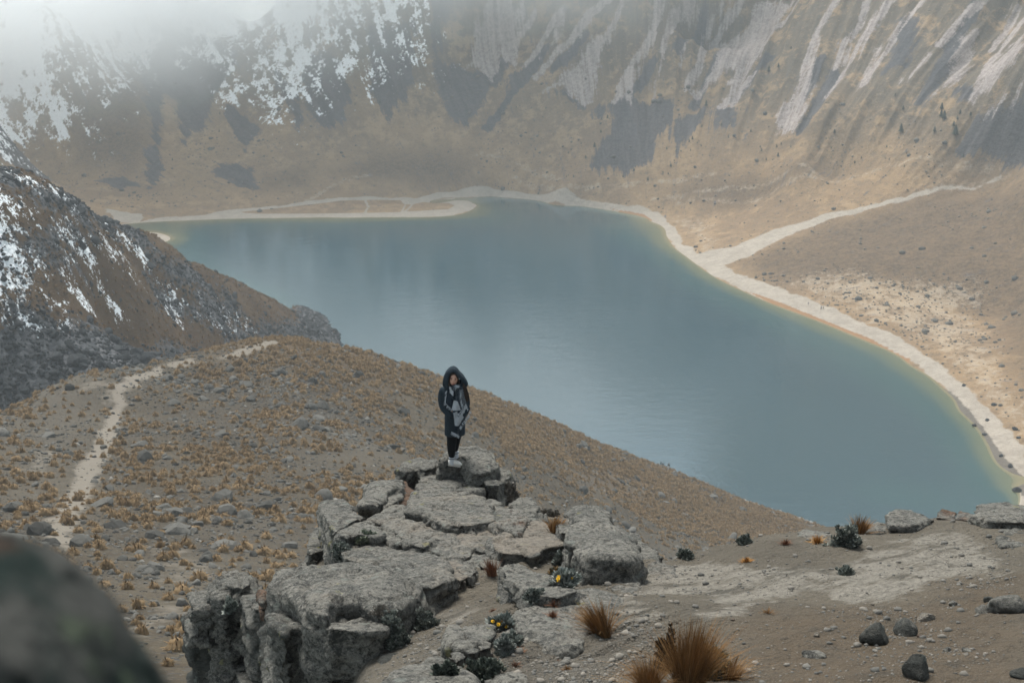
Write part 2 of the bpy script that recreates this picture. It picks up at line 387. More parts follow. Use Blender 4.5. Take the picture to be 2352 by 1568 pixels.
def mat_far():
    t = NT('crater slope'); P = t.pos(); fl = t.attr('flow', True)
    n1 = t.noise(P, 0.02, 5, .6); n2 = t.noise(P, 0.15, 6, .72); n3 = t.noise(P, 0.5, 5, .78); nb = t.noise(P, .055, 4, .6)
    ns = t.noise(t.scale(fl, (1.0, 0.10, 1.0)), 0.20, 6, .72); sk = t.noise(t.scale(fl, (1.0, 0.05, 1.0)), .42, 6, .75)
    c3 = lambda v: t.math('SUBTRACT', v, .5)
    hi = t.ramp(t.math('ADD', t.xyz(P, 2), t.math('MULTIPLY', c3(n1), 40)), 18, 75)
    c = t.mix(t.ramp(n1, .38, .62), (0.2820, 0.1849, 0.1008), (0.2160, 0.1427, 0.0829))
    c = t.mix(t.math('MULTIPLY', hi, .9), c, t.mix(t.ramp(ns, .35, .65), (0.072, 0.064, 0.053), (0.128, 0.104, 0.076)))
    c = t.mix(t.math('MULTIPLY', t.ramp(t.math('ADD', n2, c3(nb)), .50, .68), .6), c, (0.3600, 0.2398, 0.1322))
    c = t.mix(t.math('MULTIPLY', t.ramp(t.math('ADD', n2, c3(n3)), .48, .28), .75), c, (0.1260, 0.0959, 0.0672))
    c = t.mix(t.math('MULTIPLY', t.ramp(n3, .55, .66), .65), c, (0.1020, 0.0854, 0.0672))
    c = t.mix(t.math('MULTIPLY', t.ramp(n3, .42, .33), .45), c, (0.4320, 0.3217, 0.2072))
    c = t.mix(t.math('MULTIPLY', t.attr('brown'), t.ramp(n2, .3, .6, .6, .97)), c, t.mix(t.ramp(n3, .35, .62), (0.062, 0.044, 0.030), (0.142, 0.096, 0.058)))
    bf = t.ramp(t.math('ADD', t.math('MULTIPLY', t.attr('bare'), .5), t.math('ADD', t.math('MULTIPLY', c3(n2), 1.2), t.math('MULTIPLY', c3(n3), 1.0))), .30, .62)
    c = t.mix(t.math('MULTIPLY', bf, t.math('MULTIPLY', t.ramp(t.attr('bare'), .05, .3), .62)), c, (0.4080, 0.3334, 0.2520))
    # thin threads of darker and paler debris running down every gully
    c = t.mix(t.math('MULTIPLY', t.ramp(sk, .55, .66), t.math('MULTIPLY', hi, .5)), c, (0.0900, 0.0877, 0.0840))
    c = t.mix(t.math('MULTIPLY', t.ramp(sk, .44, .33), t.math('MULTIPLY', hi, .35)), c, (0.3240, 0.2515, 0.1848))
    rag = t.math('ADD', t.math('MULTIPLY', c3(n2), 1.0), t.math('MULTIPLY', c3(n3), .9)); rs = t.math('ADD', t.math('MULTIPLY', c3(ns), 1.7), t.math('MULTIPLY', c3(sk), 1.1))
    dk = t.ramp(t.math('ADD', t.attr('dark'), t.math('ADD', t.math('MULTIPLY', rag, 1.3), t.math('MULTIPLY', rs, 1.2))), .20, .58)
    dcol = t.mix(t.ramp(t.math('ADD', ns, c3(n3)), .3, .7), (0.038, 0.041, 0.048), (0.088, 0.083, 0.088))
    c = t.mix(t.math('MULTIPLY', dk, .92), c, dcol)
    pf = t.math('ADD', t.math('MULTIPLY', t.attr('pale'), .95), t.math('ADD', t.math('MULTIPLY', rag, 1.0), t.math('MULTIPLY', rs, 1.0)))
    pl = t.math('MULTIPLY', t.ramp(pf, .36, .85), t.ramp(t.attr('pale'), .02, .25))
    c = t.mix(t.math('MULTIPLY', pl, .88), c, t.mix(t.ramp(t.math('ADD', sk, c3(n3)), .3, .7), (0.21, 0.175, 0.165), (0.42, 0.36, 0.335)))
    sd = t.ramp(t.math('ADD', t.attr('sand'), t.math('MULTIPLY', rag, .75)), .34, .66)
    c = t.mix(sd, c, t.mix(t.ramp(t.math('ADD', n2, c3(n3)), .3, .7), (0.38, 0.325, 0.268), (0.30, 0.256, 0.21)))
    c = t.mix(t.ramp(t.math('ADD', t.attr('wet'), rag), .35, .7), c, (0.135, 0.115, 0.095))
    c = t.mix(t.ramp(t.math('ADD', t.attr('rust'), rag), .35, .6), c, (0.27, 0.155, 0.078))
    sw = t.ramp(t.math('ADD', t.attr('snow'), t.math('ADD', t.math('MULTIPLY', rag, 1.5), t.math('MULTIPLY', c3(sk), .8))), .46, .57)
    c = t.mix(sw, c, (0.87, 0.885, 0.90))
    h = t.math('ADD', n3, t.math('MULTIPLY', n2, 2.5))
    return t.principled(c, .95, t.bump(h, .6, 1.2), spec=.1)
me.materials.append(mat_far())
tag(obj('hills', me), 'tan crater wall with grey scree, pale streaks and snow above the lake', 'hillside', kind='structure')

# ------------------------------------------------------------------ lake
az2 = np.linspace(math.radians(-25), math.radians(25), 420); r2 = np.arange(210, 900, 2.6)
A2, R2 = np.meshgrid(az2, r2); lx, ly = (R2 * np.sin(A2)).ravel(), (R2 * np.cos(A2)).ravel()
ld = -far_base(lx, ly)
me = mesh_from('lake', np.stack([lx, ly, lx * 0], 1), grid_faces(*R2.shape))
# ================================================================== LEFT HILL (rocks, rusty grass, snow)
lh = []
for u, v, d in [(-400,330,330),(-200,350,350),(0,385,379),(60,400,385),(120,425,393),(190,465,408),(250,495,428),(290,515,443),(330,535,458),(380,565,478),(450,600,503),(530,640,532),(600,675,556)]:
    p = at_dist(u, v, d); lh.append(p); b = p / np.hypot(p[0], p[1])
    lh.append((p[0] + b[0] * 35, p[1] + b[1] * 35, p[2] - 26)); lh.append((p[0] + b[0] * 110, p[1] + b[1] * 110, p[2] - 85))
for u, v in [(680,700),(730,715),(762,737),(778,765),(785,795),(800,840)]:
    p = at_z(u, v, 0.0); lh.append(p); b = p / np.hypot(p[0], p[1])
    lh.append((p[0] + b[0] * 25 + 14, p[1] + b[1] * 25, -9))
for u, v, d in [(200,650,372),(400,720,430),(0,600,352),(0,800,338),(550,770,487),(250,800,378),(0,940,330),(200,890,338),(450,820,360),(600,800,470),(650,740,530),(-300,600,320),(-300,850,310),(350,820,350),(700,760,548),(300,600,420)]:
    lh.append(at_dist(u, v, d))
for u, v in [(720,688),(765,698),(800,740),(820,790),(690,670)]:
    p = at_z(u, v, 0.0); lh.append((p[0], p[1], -6))
for x, y, z in [(-60,250,30),(-140,250,40),(20,330,0),(30,420,-8),(-10,300,22)]: lh.append((x, y, z))
lh_tps = TPS(lh, 0.003)
def lh_z(x, y):
    x = np.atleast_1d(np.asarray(x, float)); y = np.atleast_1d(np.asarray(y, float)); z = lh_tps(x, y)
    return z + fbm2(x / 26, y / 26, 4, 61, .55) * 1.6 + fbm2(x / 4, y / 4, 3, 66, .6) * .35
def on_lh(pts): return raycast(lh_tps, pts, 290, 640, 500)

# ================================================================== MIDDLE RIDGE (tussock grass, stones, footpath)
CREST = [(-250,1010,215),(-120,985,222),(0,950,232),(80,905,243),(160,875,252),(260,850,262),(330,836,270),(400,823,278),(450,820,284),(500,805,288),(560,790,291),(620,783,292),(700,785,293),(780,797,295),(850,815,300),(930,840,308),(1000,865,318),
 (1090,895,333),(1160,925,345),(1240,960,360),(1320,1000,378),(1400,1035,400),(1480,1066,425)]
mh = []
for u, v, d in CREST:
    p = at_dist(u, v, d); mh.append(p); b = p / np.hypot(p[0], p[1])
    mh.append((p[0] + b[0] * 14, p[1] + b[1] * 14, p[2] - 9.0))
    mh.append((p[0] + b[0] * 60, p[1] + b[1] * 60, p[2] - 44)); mh.append((p[0] + b[0] * 140, p[1] + b[1] * 140, p[2] - 80))
for u, v in [(1560,1091),(1600,1105),(1680,1140),(1750,1165),(1800,1180),(1860,1200),(1950,1240),(2060,1290)]:
    p = at_z(u, v, 0.0); mh.append(p); b = p / np.hypot(p[0], p[1]); mh.append((p[0] + b[0] * 30 + 12, p[1] + b[1] * 30, -14))
for u, v, d in [(400,1568,55),(-100,1568,55),(800,1568,55),(400,1400,80),(0,1400,80),(800,1400,85),(300,1250,120),(700,1250,122),(0,1250,118),(1000,1250,140),
 (300,1100,172),(700,1100,176),(0,1100,168),(1000,1080,205),(300,950,226),(700,950,228),(150,1000,205),(700,870,258),(450,880,258),(900,930,262),
 (1200,1100,266),(1400,1200,286),(1500,1280,272),(1300,1300,215),(1600,1200,345),(1700,1200,385),(1500,1150,345),(1350,1090,330),(1150,1000,290),(1700,1300,300),(1900,1350,285),(2200,1500,200),(1400,1450,120),(1900,1560,110)]:
    mh.append(at_dist(u, v, d))
for x, y, z in [(-25,22,163),(0,25,162),(25,25,160),(-12,12,168),(0,0,166),(40,60,135),(80,150,80)]: mh.append((x, y, z))
mh_tps = TPS(mh, 0.002)
def mh_z(x, y):
    x = np.atleast_1d(np.asarray(x, float)); y = np.atleast_1d(np.asarray(y, float)); z = mh_tps(x, y)
    return z + fbm2(x / 17, y / 17, 4, 71, .5) * .7 + fbm2(x / 3, y / 3, 3, 76, .6) * .13
def on_mh(pts): return raycast(mh_tps, pts, 40, 460, 600)

def hill_mesh(name, az0, az1, na, r, zf, zmin):
    A, R = np.meshgrid(np.linspace(math.radians(az0), math.radians(az1), na) if na else np.radians(np.concatenate([np.linspace(-24, -15, 60), np.linspace(-14.9, 21.5, 900), np.linspace(21.8, 50, 110)])), r)
    x, y = (R * np.sin(A)).ravel(), (R * np.cos(A)).ravel(); z = zf(x, y)
    F = grid_faces(*R.shape, keep=(z > zmin))
    V, F, _ = compact(np.stack([x, y, z], 1), F)
    return mesh_from(name, V, F), V[:, 0], V[:, 1], V[:, 2]

# ---- left hill mesh
me, x, y, z = hill_mesh('rocky_hill', -27, -4, 560, np.arange(262, 690, 1.0), lh_z, -4)
wx = x + fbm2(x / 8, y / 8, 4, 81, .6) * 6; wy = y + fbm2(x / 8, y / 8, 4, 86, .6) * 6
H8 = lambda L: [(a * .40286, 344.5 + b * .40286) for a, b in L]
def hz(polys, soft, on, ax=None, ay=None):
    ax = wx if ax is None else ax; ay = wy if ay is None else ay
    m = np.full(ax.shape, -1e3)
    for L in polys: m = np.maximum(m, poly_sd(ax, ay, on(L), soft * 2 + 30))
    return sstep(-soft, soft, m)
ROCK = [H8(L) for L in [[(-200,880),(120,900),(330,960),(560,1010),(620,1060),(900,1090),(1100,1160),(1300,1160),(1300,1220),(900,1250),(700,1300),(300,1420),(-200,1600)],
 [(150,180),(320,240),(520,330),(760,450),(900,540),(960,600),(880,580),(700,500),(450,420),(200,300)],[(1300,1090),(1500,1020),(1700,980),(1680,900),(1800,910),(1950,1010),(1960,1120),(1850,1130),(1600,1060),(1400,1120)],
 [(900,800),(1150,880),(1250,960),(1000,960),(880,880)],[(-100,640),(200,520),(420,500),(520,600),(300,650),(60,800),(-100,860)],[(-100,90),(100,120),(160,220),(-100,200)],[(1150,900),(1500,960),(1600,1020),(1300,1050)],[(850,600),(1100,680),(1300,800),(1380,900),(1250,880),(1000,740)]]]
SNW = [H8(L) for L in [[(-250,330),(60,380),(120,480),(110,600),(180,760),(60,760),(-250,690)],[(0,860),(60,850),(100,900),(20,910)],[(-250,200),(0,180),(60,330),(-250,400)],
 [(300,440),(390,500),(430,560),(500,590),(420,610),(330,540)],[(520,520),(640,570),(700,620),(600,600)],[(980,850),(1060,880),(1115,935),(1000,890),(1010,945),(970,930)],[(1180,900),(1270,940),(1325,985),(1290,990),(1210,950)],[(1290,920),(1400,970),(1380,980),(1310,945)],
 [(140,280),(250,390),(200,400),(120,340)],[(400,420),(450,470),(440,500),(410,480)],[(490,690),(560,680),(550,720)],[(590,850),(650,855),(630,875),(595,870)],[(410,800),(465,830),(450,850)],[(180,210),(240,205),(230,225)],[(320,265),(390,300),(370,305)],[(560,400),(610,430),(580,430)],[(130,900),(200,1010),(170,1000)],[(270,870),(350,900),(320,920)],[(700,500),(850,650),(800,620)],[(200,560),(250,640),(290,750),(220,650)]]]
sn = np.full(x.shape, -60.0)
for L in SNW: sn = np.maximum(sn, poly_sd(wx * .5 + x * .5, wy * .5 + y * .5, on_lh(L), 60))
nz = fbm2(x / 4.6, y / 4.6, 4, 91, .66) * 7
gate = hz([H8([(-300,100),(200,150),(700,420),(900,620),(700,720),(500,1000),(350,1250),(-300,1400)])], 22, on_lh)
lh_snow = .5 + np.clip(np.maximum(sn + nz * .9 - .9, (nz - 3.6) * 1.1 - 6 * (1 - gate)), -15, 15) / 9.0
attr(me, 'snow', lh_snow); lh_rock = hz(ROCK, 6, on_lh); attr(me, 'rock', lh_rock)
attr(me, 'moss', fbm2(x / 30, y / 30, 3, 95, .5))
LHILL = dict(x=x, y=y, z=z, rock=lh_rock, snow=lh_snow)
def mat_left():
    t = NT('rocky hillside'); P = t.pos()
    n1 = t.noise(P, 0.05, 4, .6); n2 = t.noise(P, 0.45, 5, .65); n3 = t.noise(P, 1.6, 4, .65)
    c = t.mix(t.ramp(n1, .35, .68), (0.055, 0.033, 0.018), (0.105, 0.066, 0.034))
    c = t.mix(t.ramp(n3, .45, .7), c, (0.07, 0.046, 0.028))
    c = t.mix(t.math('MULTIPLY', t.ramp(n2, .58, .68), .8), c, (0.085, 0.085, 0.088))
    rk = t.ramp(t.math('ADD', t.attr('rock'), t.math('SUBTRACT', t.math('MULTIPLY', n2, 1.2), .6)), .35, .65)
    vc = t.voro(P, .75, out=1)
    c = t.mix(rk, c, t.mix(t.xyz(vc, 0), (0.045, 0.048, 0.052), (0.12, 0.12, 0.125)))
    sw = t.ramp(t.math('ADD', t.attr('snow'), t.math('MULTIPLY', t.math('SUBTRACT', t.math('ADD', n2, n3), 1.0), 1.6)), .46, .56)
    c = t.mix(sw, c, (0.86, 0.88, 0.90))
    h = t.math('ADD', n3, t.math('MULTIPLY', t.voro(P, .75), t.math('MULTIPLY', rk, -1.2)))
    return t.principled(c, .95, t.bump(h, .8, .8), spec=.1)
me.materials.append(mat_left())
tag(obj('rocky_hill', me), 'dark rocky hill with rust-brown grass and snow patches left of the lake', 'hill', kind='structure')

# ---- middle ridge mesh
me, x, y, z = hill_mesh('grassy_ridge', -27, 17, 760, np.concatenate([np.arange(8, 60, 1.2), np.geomspace(60, 480, 470)]), mh_z, -6)
wx = x + fbm2(x / 6, y / 6, 4, 101, .6) * 2.5; wy = y + fbm2(x / 6, y / 6, 4, 106, .6) * 2.5
PATH = [[(105,1245),(120,1190),(150,1140),(180,1080),(215,1020),(240,970),(262,930),(250,900),(262,885),(300,875),(300,890),(280,905),(290,925),(275,965),(262,1010),(240,1060),(215,1110),(190,1160),(165,1210),(150,1265)],
 [(290,872),(350,852),(366,838),(380,846),(372,860),(310,892)],[(505,822),(560,800),(600,786),(650,783),(640,793),(590,803),(540,828)],[(372,834),(440,822),(450,830),(400,842)]]
TRACE = [[(180,895),(290,885)],[(240,925),(290,880)],[(385,1250),(420,1290),(430,1330)],[(300,1480),(380,1420),(430,1390)],[(880,960),(960,985),(1010,1020)],[(80,1090),(110,1040)],[(1260,1020),(1380,1080),(1480,1130)]]
pth = hz(PATH, 1.6, on_mh, x + fbm2(x / 3, y / 3, 3, 111, .6) * 1.0, y + fbm2(x / 3, y / 3, 3, 116, .6) * 1.0)
for L in TRACE: pth = np.maximum(pth, .38 * (1 - sstep(.4, 2.6, line_d(wx, wy, on_mh(L)[:, :2], 14))))
BAREM = [[(100,890),(250,880),(270,960),(200,1080),(120,1230),(0,1250),(0,960)],[(450,1290),(540,1200),(640,1180),(560,1300),(440,1370),(330,1320)],[(760,960),(900,1020),(950,1090),(800,1110),(700,1040)],
 [(1220,1010),(1330,1060),(1460,1120),(1400,1150),(1280,1080)],[(1480,1240),(1600,1230),(1560,1290),(1500,1300)]]
bar = hz(BAREM, 9, on_mh)
ORANGE = [[(560,790),(700,785),(850,815),(1000,865),(1100,900),(1240,960),(1400,1035),(1540,1090),(1700,1150),(1850,1200),(1700,1240),(1540,1200),(1350,1110),(1150,1010),(950,900),(760,850),(640,850),(520,860)],[(1500,1120),(1850,1195),(1800,1250),(1600,1230)]]
org = hz(ORANGE, 12, on_mh)
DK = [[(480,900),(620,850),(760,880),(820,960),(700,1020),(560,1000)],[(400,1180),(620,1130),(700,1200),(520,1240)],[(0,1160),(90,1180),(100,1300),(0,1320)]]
dkm = hz(DK, 18, on_mh)  # patches of darker soil
shr = 1 - sstep(0.4, 3.0, z)
for nm, v in (('path', pth), ('bare', bar), ('orange', org), ('dark_soil', dkm), ('shore', shr)): attr(me, nm, v)
RIDGE = dict(x=x, y=y, z=z, path=pth, bare=bar, orange=org, dark_soil=dkm)
def mat_ridge():
    t = NT('ridge soil'); P = t.pos()
    n1 = t.noise(P, 0.07, 4, .6); n2 = t.noise(P, 0.7, 5, .65); n3 = t.noise(P, 3.2, 4, .7); n4 = t.noise(P, 0.25, 4, .6)
    c = t.mix(t.ramp(n1, .35, .65), (0.086, 0.069, 0.048), (0.062, 0.050, 0.036))
    c = t.mix(t.math('MULTIPLY', t.attr('orange'), t.ramp(n4, .35, .6, .25, .85)), c, (0.1254, 0.0794, 0.0418))
    c = t.mix(t.math('MULTIPLY', t.attr('dark_soil'), .6), c, (0.0396, 0.0324, 0.0259))
    c = t.mix(t.math('MULTIPLY', t.ramp(n2, .5, .62), .5), c, (0.0495, 0.0345, 0.0223))
    c = t.mix(t.math('MULTIPLY', t.ramp(t.voro(P, 2.3), .36, .26), t.ramp(n4, .40, .58, .15, .9)), c, (0.0317, 0.0338, 0.0360))
    vs_ = t.voro(P, 1.3); c = t.mix(t.math('MULTIPLY', t.ramp(vs_, .25, .17), .7), c, t.mix(t.xyz(t.voro(P, 1.3, out=1), 0), (0.0363, 0.0386, 0.0418), (0.1023, 0.1035, 0.1008)))
    c = t.mix(t.math('MULTIPLY', t.ramp(n3, .58, .68), .6), c, (0.1518, 0.1414, 0.1260))
    c = t.mix(t.math('MULTIPLY', t.ramp(n3, .42, .32), .5), c, (0.0231, 0.0214, 0.0194))
    c = t.mix(t.math('MULTIPLY', t.attr('bare'), t.ramp(n2, .35, .6, .25, .6)), c, (0.1023, 0.0897, 0.0734))
    c = t.mix(t.math('MULTIPLY', t.ramp(t.math('ADD', t.attr('path'), t.math('SUBTRACT', n2, .5)), .2, .65), .92), c, t.mix(n3, (0.165, 0.142, 0.116), (0.215, 0.187, 0.153)))
    c = t.mix(t.math('MULTIPLY', t.attr('shore'), .8), c, (0.1980, 0.1932, 0.1800))
    h = t.math('ADD', t.math('MULTIPLY', n2, 1.5), n3)
    return t.principled(c, .95, t.bump(h, .7, .22), spec=.1)
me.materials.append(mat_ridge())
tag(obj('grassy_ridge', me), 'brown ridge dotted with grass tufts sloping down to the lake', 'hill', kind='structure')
# ================================================================== FOREGROUND: survey sheets -> 2352 grid
def sheet(x0, y0, s):
    k = 2352.0 / 4096.0
    def f(*L):
        return [((x0 + a / s) * k, (y0 + b / s) * k) for a, b in L]
    return f
SA = sheet(1200, 1750, 2.94); SB = sheet(1900, 1750, 2.94); SCc = sheet(1000, 2198, 2.94); SD = sheet(1700, 2198, 2.94)
SE = sheet(600, 2100, 2.485); SF = sheet(2400, 1900, 1.3868)
FA, FB = 0.0, -0.29                     # the outcrop's top falls away from the eye at this slope
def on_plane(px, dz=0.0, a=FA, b=FB, K=177.07):
    r = ray(px); t = (K + dz - CAM_Z) / (r[:, 2] - a * r[:, 0] - b * r[:, 1])
    return EYE + r * t[:, None]

# ------------------------------------------------------------------ ledge: sand, gravel and pale bedrock
crest = [(700,1300,-.45),(735,1240,-.45),(770,1205,-.45),(840,1180,-.45),(910,1120,-.45),(960,1090,-.4),(1050,1082,-.4),(1110,1095,-.4),(1160,1125,-.4),(1225,1165,-.4),(1300,1200,-.4),(1390,1230,-.4),(1450,1275,-.3),(1500,1294,-.05),
 (1560,1275,0),(1650,1252,0),(1750,1240,0),(1800,1229,0),(1860,1212,0),(1960,1219,0),(2030,1202,.02),(2150,1192,.04),(2250,1186,.06),(2352,1188,.08),(2520,1200,.1),(2800,1240,.3)]
cw = np.array([on_plane((u, v), dz)[0] for u, v, dz in crest])
lp = [tuple(p) for p in cw]
CREST_POLY = np.vstack([cw[:, :2], [(16, 16), (18, -4), (-1.2, -4), (-.8, 5), (-.85, 8), (-1.15, 10.5), (-1.5, 12.5)]])
for u, v, dz in [(700,1500,-.9),(640,1568,-1.6),(800,1450,-.6),(900,1540,-.55),(800,1350,-.4),(900,1400,-.3),(1000,1470,-.16),(1060,1400,-.06),(1160,1360,-.05),(1000,1300,-.16),(900,1250,-.2),(1100,1250,-.14),(1200,1300,-.14),
 (1050,1160,-.2),(1150,1200,-.16),(1250,1240,-.2),(1150,1420,-.04),(1100,1520,-.12),(1200,1480,0),(1300,1400,.05),(1300,1480,.0),(1250,1568,0),(1400,1340,-.1),(1400,1290,-.32),(1480,1330,-.15),(1450,1400,.05),(1500,1500,0),(1600,1350,.02),(1700,1300,0),(1800,1300,.04),(1800,1420,0),
 (1600,1568,0),(1900,1568,0),(2000,1400,0),(2100,1300,.06),(2300,1300,.06),(2352,1450,.06),(2250,1230,.08),(2352,1568,.06),(1980,1250,.03),(2600,1400,.1),(2600,1568,.1),(2900,1300,.3)]:
    lp.append(on_plane((u, v), dz)[0])
for x, y, z in [(-1.2,6.2,174.9),(1.5,5.5,175.5),(4,5.5,175.5),(3,2,176.5),(0,2,176.2),(6,2,176.5),(-2.0,3.0,175.0)]: lp.append((x, y, z))
lp_top = TPS(lp, 0.0004)
def lp_tps(x, y):
    z = lp_top(x, y); o = np.maximum(-poly_sd(np.asarray(x, float), np.asarray(y, float), CREST_POLY), 0)
    return z - 2.2 * o * sstep(0, .4, o) - .12 * o * o
def ledge_detail(x, y):
    a = .91; u = x * math.cos(a) + y * math.sin(a); v = -x * math.sin(a) + y * math.cos(a)
    rib = fbm2(u / 2.6, v / .55, 4, 131, .55, True)
    m = sstep(.0, .5, fbm2(x / 2.5, y / 2.5, 2, 137))
    return fbm2(x / 1.6, y / 1.6, 3, 121, .5) * .09 + fbm2(x / .55, y / .55, 3, 123, .55) * .035 + rib * .10 * m + fbm2(x / .28, y / .28, 3, 127, .6) * .016
def ledge_z(x, y):
    x = np.atleast_1d(np.asarray(x, float)); y = np.atleast_1d(np.asarray(y, float))
    return lp_tps(x, y) + ledge_detail(x, y)
def on_ledge(pts): return raycast(lp_tps, pts, 4, 30, 300)
me, x, y, z = hill_mesh('rocky_ledge', 0, 0, 0, np.concatenate([np.arange(1.5, 8, .06), np.arange(8, 15, .022), np.arange(15, 24, .04), np.arange(24, 31, .2)]), ledge_z, 164)
wx = x + fbm2(x / .7, y / .7, 4, 141, .6) * .35; wy = y + fbm2(x / .7, y / .7, 4, 146, .6) * .35
PALEB = [SF((130,560),(420,480),(900,500),(1300,500),(1500,420),(1750,330),(2000,330),(2300,480),(2250,560),(1900,570),(1700,650),(1400,700),(1200,650),(960,690),(800,690),(700,720),(480,640),(200,660)),
 SF((540,800),(700,720),(960,700),(820,790),(640,825)),SF((1500,690),(1800,560),(1950,500),(1850,590),(1600,690)),SF((0,700),(140,680),(330,760),(280,830),(60,800)),
 SD((0,640),(300,560),(520,640),(700,740),(560,860),(350,920),(180,860))]
BROWNB = [SF((860,760),(1300,720),(1700,690),(2000,580),(2420,560),(2420,1300),(760,1300),(700,1000))]
GRAVB = [SD((900,1300),(1300,1180),(2000,1200),(2352,1000),(2352,1700),(700,1700)),SF((0,900),(330,800),(420,1152),(0,1200)),SD((0,1000),(300,1000),(900,1100),(900,1400),(0,1300))]
lpale = hz(PALEB, .22, on_ledge); lbrown = hz(BROWNB, .5, on_ledge); lgrav = hz(GRAVB, .35, on_ledge)
attr(me, 'pale', lpale); attr(me, 'brown', lbrown); attr(me, 'gravel', lgrav)
drop = sstep(.25, .9, lp_tps(x, y) * 0 + (177.07 - .29 * y) - z); attr(me, 'drop', drop)
LEDGE = dict(x=x, y=y, z=z, gravel=lgrav, brown=lbrown, pale=lpale, drop=drop)
def mat_ledge():
    t = NT('ledge sand and bedrock'); P = t.pos()
    n1 = t.noise(P, .6, 4, .6); n2 = t.noise(P, 3.0, 5, .65); n3 = t.noise(P, 16, 4, .7); n4 = t.noise(P, 60, 3, .7)
    c = t.mix(t.ramp(n1, .35, .65), (0.1476, 0.1266, 0.0994), (0.1207, 0.1040, 0.0828))
    c = t.mix(t.math('MULTIPLY', t.attr('brown'), .8), c, t.mix(t.ramp(n2, .3, .7), (0.1207, 0.0892, 0.0613), (0.0966, 0.0737, 0.0530)))
    c = t.mix(t.math('MULTIPLY', t.attr('gravel'), .6), c, (0.1163, 0.1040, 0.0878))
    rv = t.scale(t.n('ShaderNodeVectorRotate', {'Vector': P, 'Angle': -.75}, rotation_type='Z_AXIS').outputs[0], (.55, 2.6, 2.6)); nr = t.noise(rv, 1.4, 6, .72)
    pl = t.ramp(t.math('ADD', t.math('MULTIPLY', t.attr('pale'), .75), t.math('ADD', t.math('MULTIPLY', t.math('SUBTRACT', nr, .5), 2.6), t.math('SUBTRACT', n2, .5))), .35, .85)
    pl = t.math('MULTIPLY', pl, t.ramp(t.attr('pale'), .0, .35, .18, 1.0))
    c = t.mix(t.math('MULTIPLY', pl, .85), c, t.mix(t.ramp(n3, .35, .65), (0.2132, 0.1931, 0.1638), (0.3276, 0.2955, 0.2502)))
    c = t.mix(t.math('MULTIPLY', t.ramp(n2, .56, .70), .55), c, (0.0760, 0.0676, 0.0563))
    c = t.mix(t.math('MULTIPLY', t.ramp(n3, .56, .68), .55), c, (0.0581, 0.0520, 0.0447))
    c = t.mix(t.math('MULTIPLY', t.ramp(n4, .58, .68), .5), c, (0.2415, 0.2080, 0.1697))
    vd = t.voro(P, 26, out=1); vv = t.voro(P, 26)
    gm = t.math('MULTIPLY', t.ramp(vv, .42, .30), t.math('MULTIPLY', t.math('ADD', t.math('MULTIPLY', t.attr('gravel'), .8), .22), t.ramp(t.xyz(vd, 1), .35, .4)))
    c = t.mix(gm, c, t.mix(t.xyz(vd, 0), (0.0671, 0.0632, 0.0580), (0.2147, 0.1777, 0.1408)))
    cr = t.noise(t.n('ShaderNodeVectorMath', {0: P, 1: t.n('ShaderNodeTexNoise', {'Vector': P, 'Scale': 1.1, 'Detail': 3}).outputs[1]}, operation='ADD').outputs[0], .9, 2, .5)
    ck = t.math('MULTIPLY', t.ramp(t.math('ABSOLUTE', t.math('SUBTRACT', cr, .5)), .016, .0), t.ramp(n1, .5, .6, 0, .6))
    c = t.mix(t.math('MULTIPLY', ck, t.math('MULTIPLY', pl, .8)), c, (0.0626, 0.0520, 0.0414))
    c = t.mix(t.math('MULTIPLY', t.ramp(nr, .47, .36), t.math('MULTIPLY', t.ramp(t.attr('pale'), .1, .6), .6)), c, (0.0939, 0.0867, 0.0745))
    rk = t.mix(t.ramp(n2, .35, .65), (0.0894, 0.0849, 0.0762), (0.1699, 0.1517, 0.1283))
    c = t.mix(t.attr('drop'), c, rk)
    h = t.math('ADD', t.math('ADD', t.math('ADD', t.math('MULTIPLY', n2, 1.3), t.math('MULTIPLY', nr, 2.0)), n3), t.math('ADD', t.math('MULTIPLY', n4, .35), t.math('MULTIPLY', gm, .5)))
    h = t.math('SUBTRACT', h, t.math('MULTIPLY', ck, t.math('MULTIPLY', pl, 1.2)))
    return t.principled(c, .95, t.bump(h, 1.0, .07), spec=.1)
me.materials.append(mat_ledge())
tag(obj('rocky_ledge', me), 'pale sandy bedrock ledge above the lake', 'ledge', kind='structure')
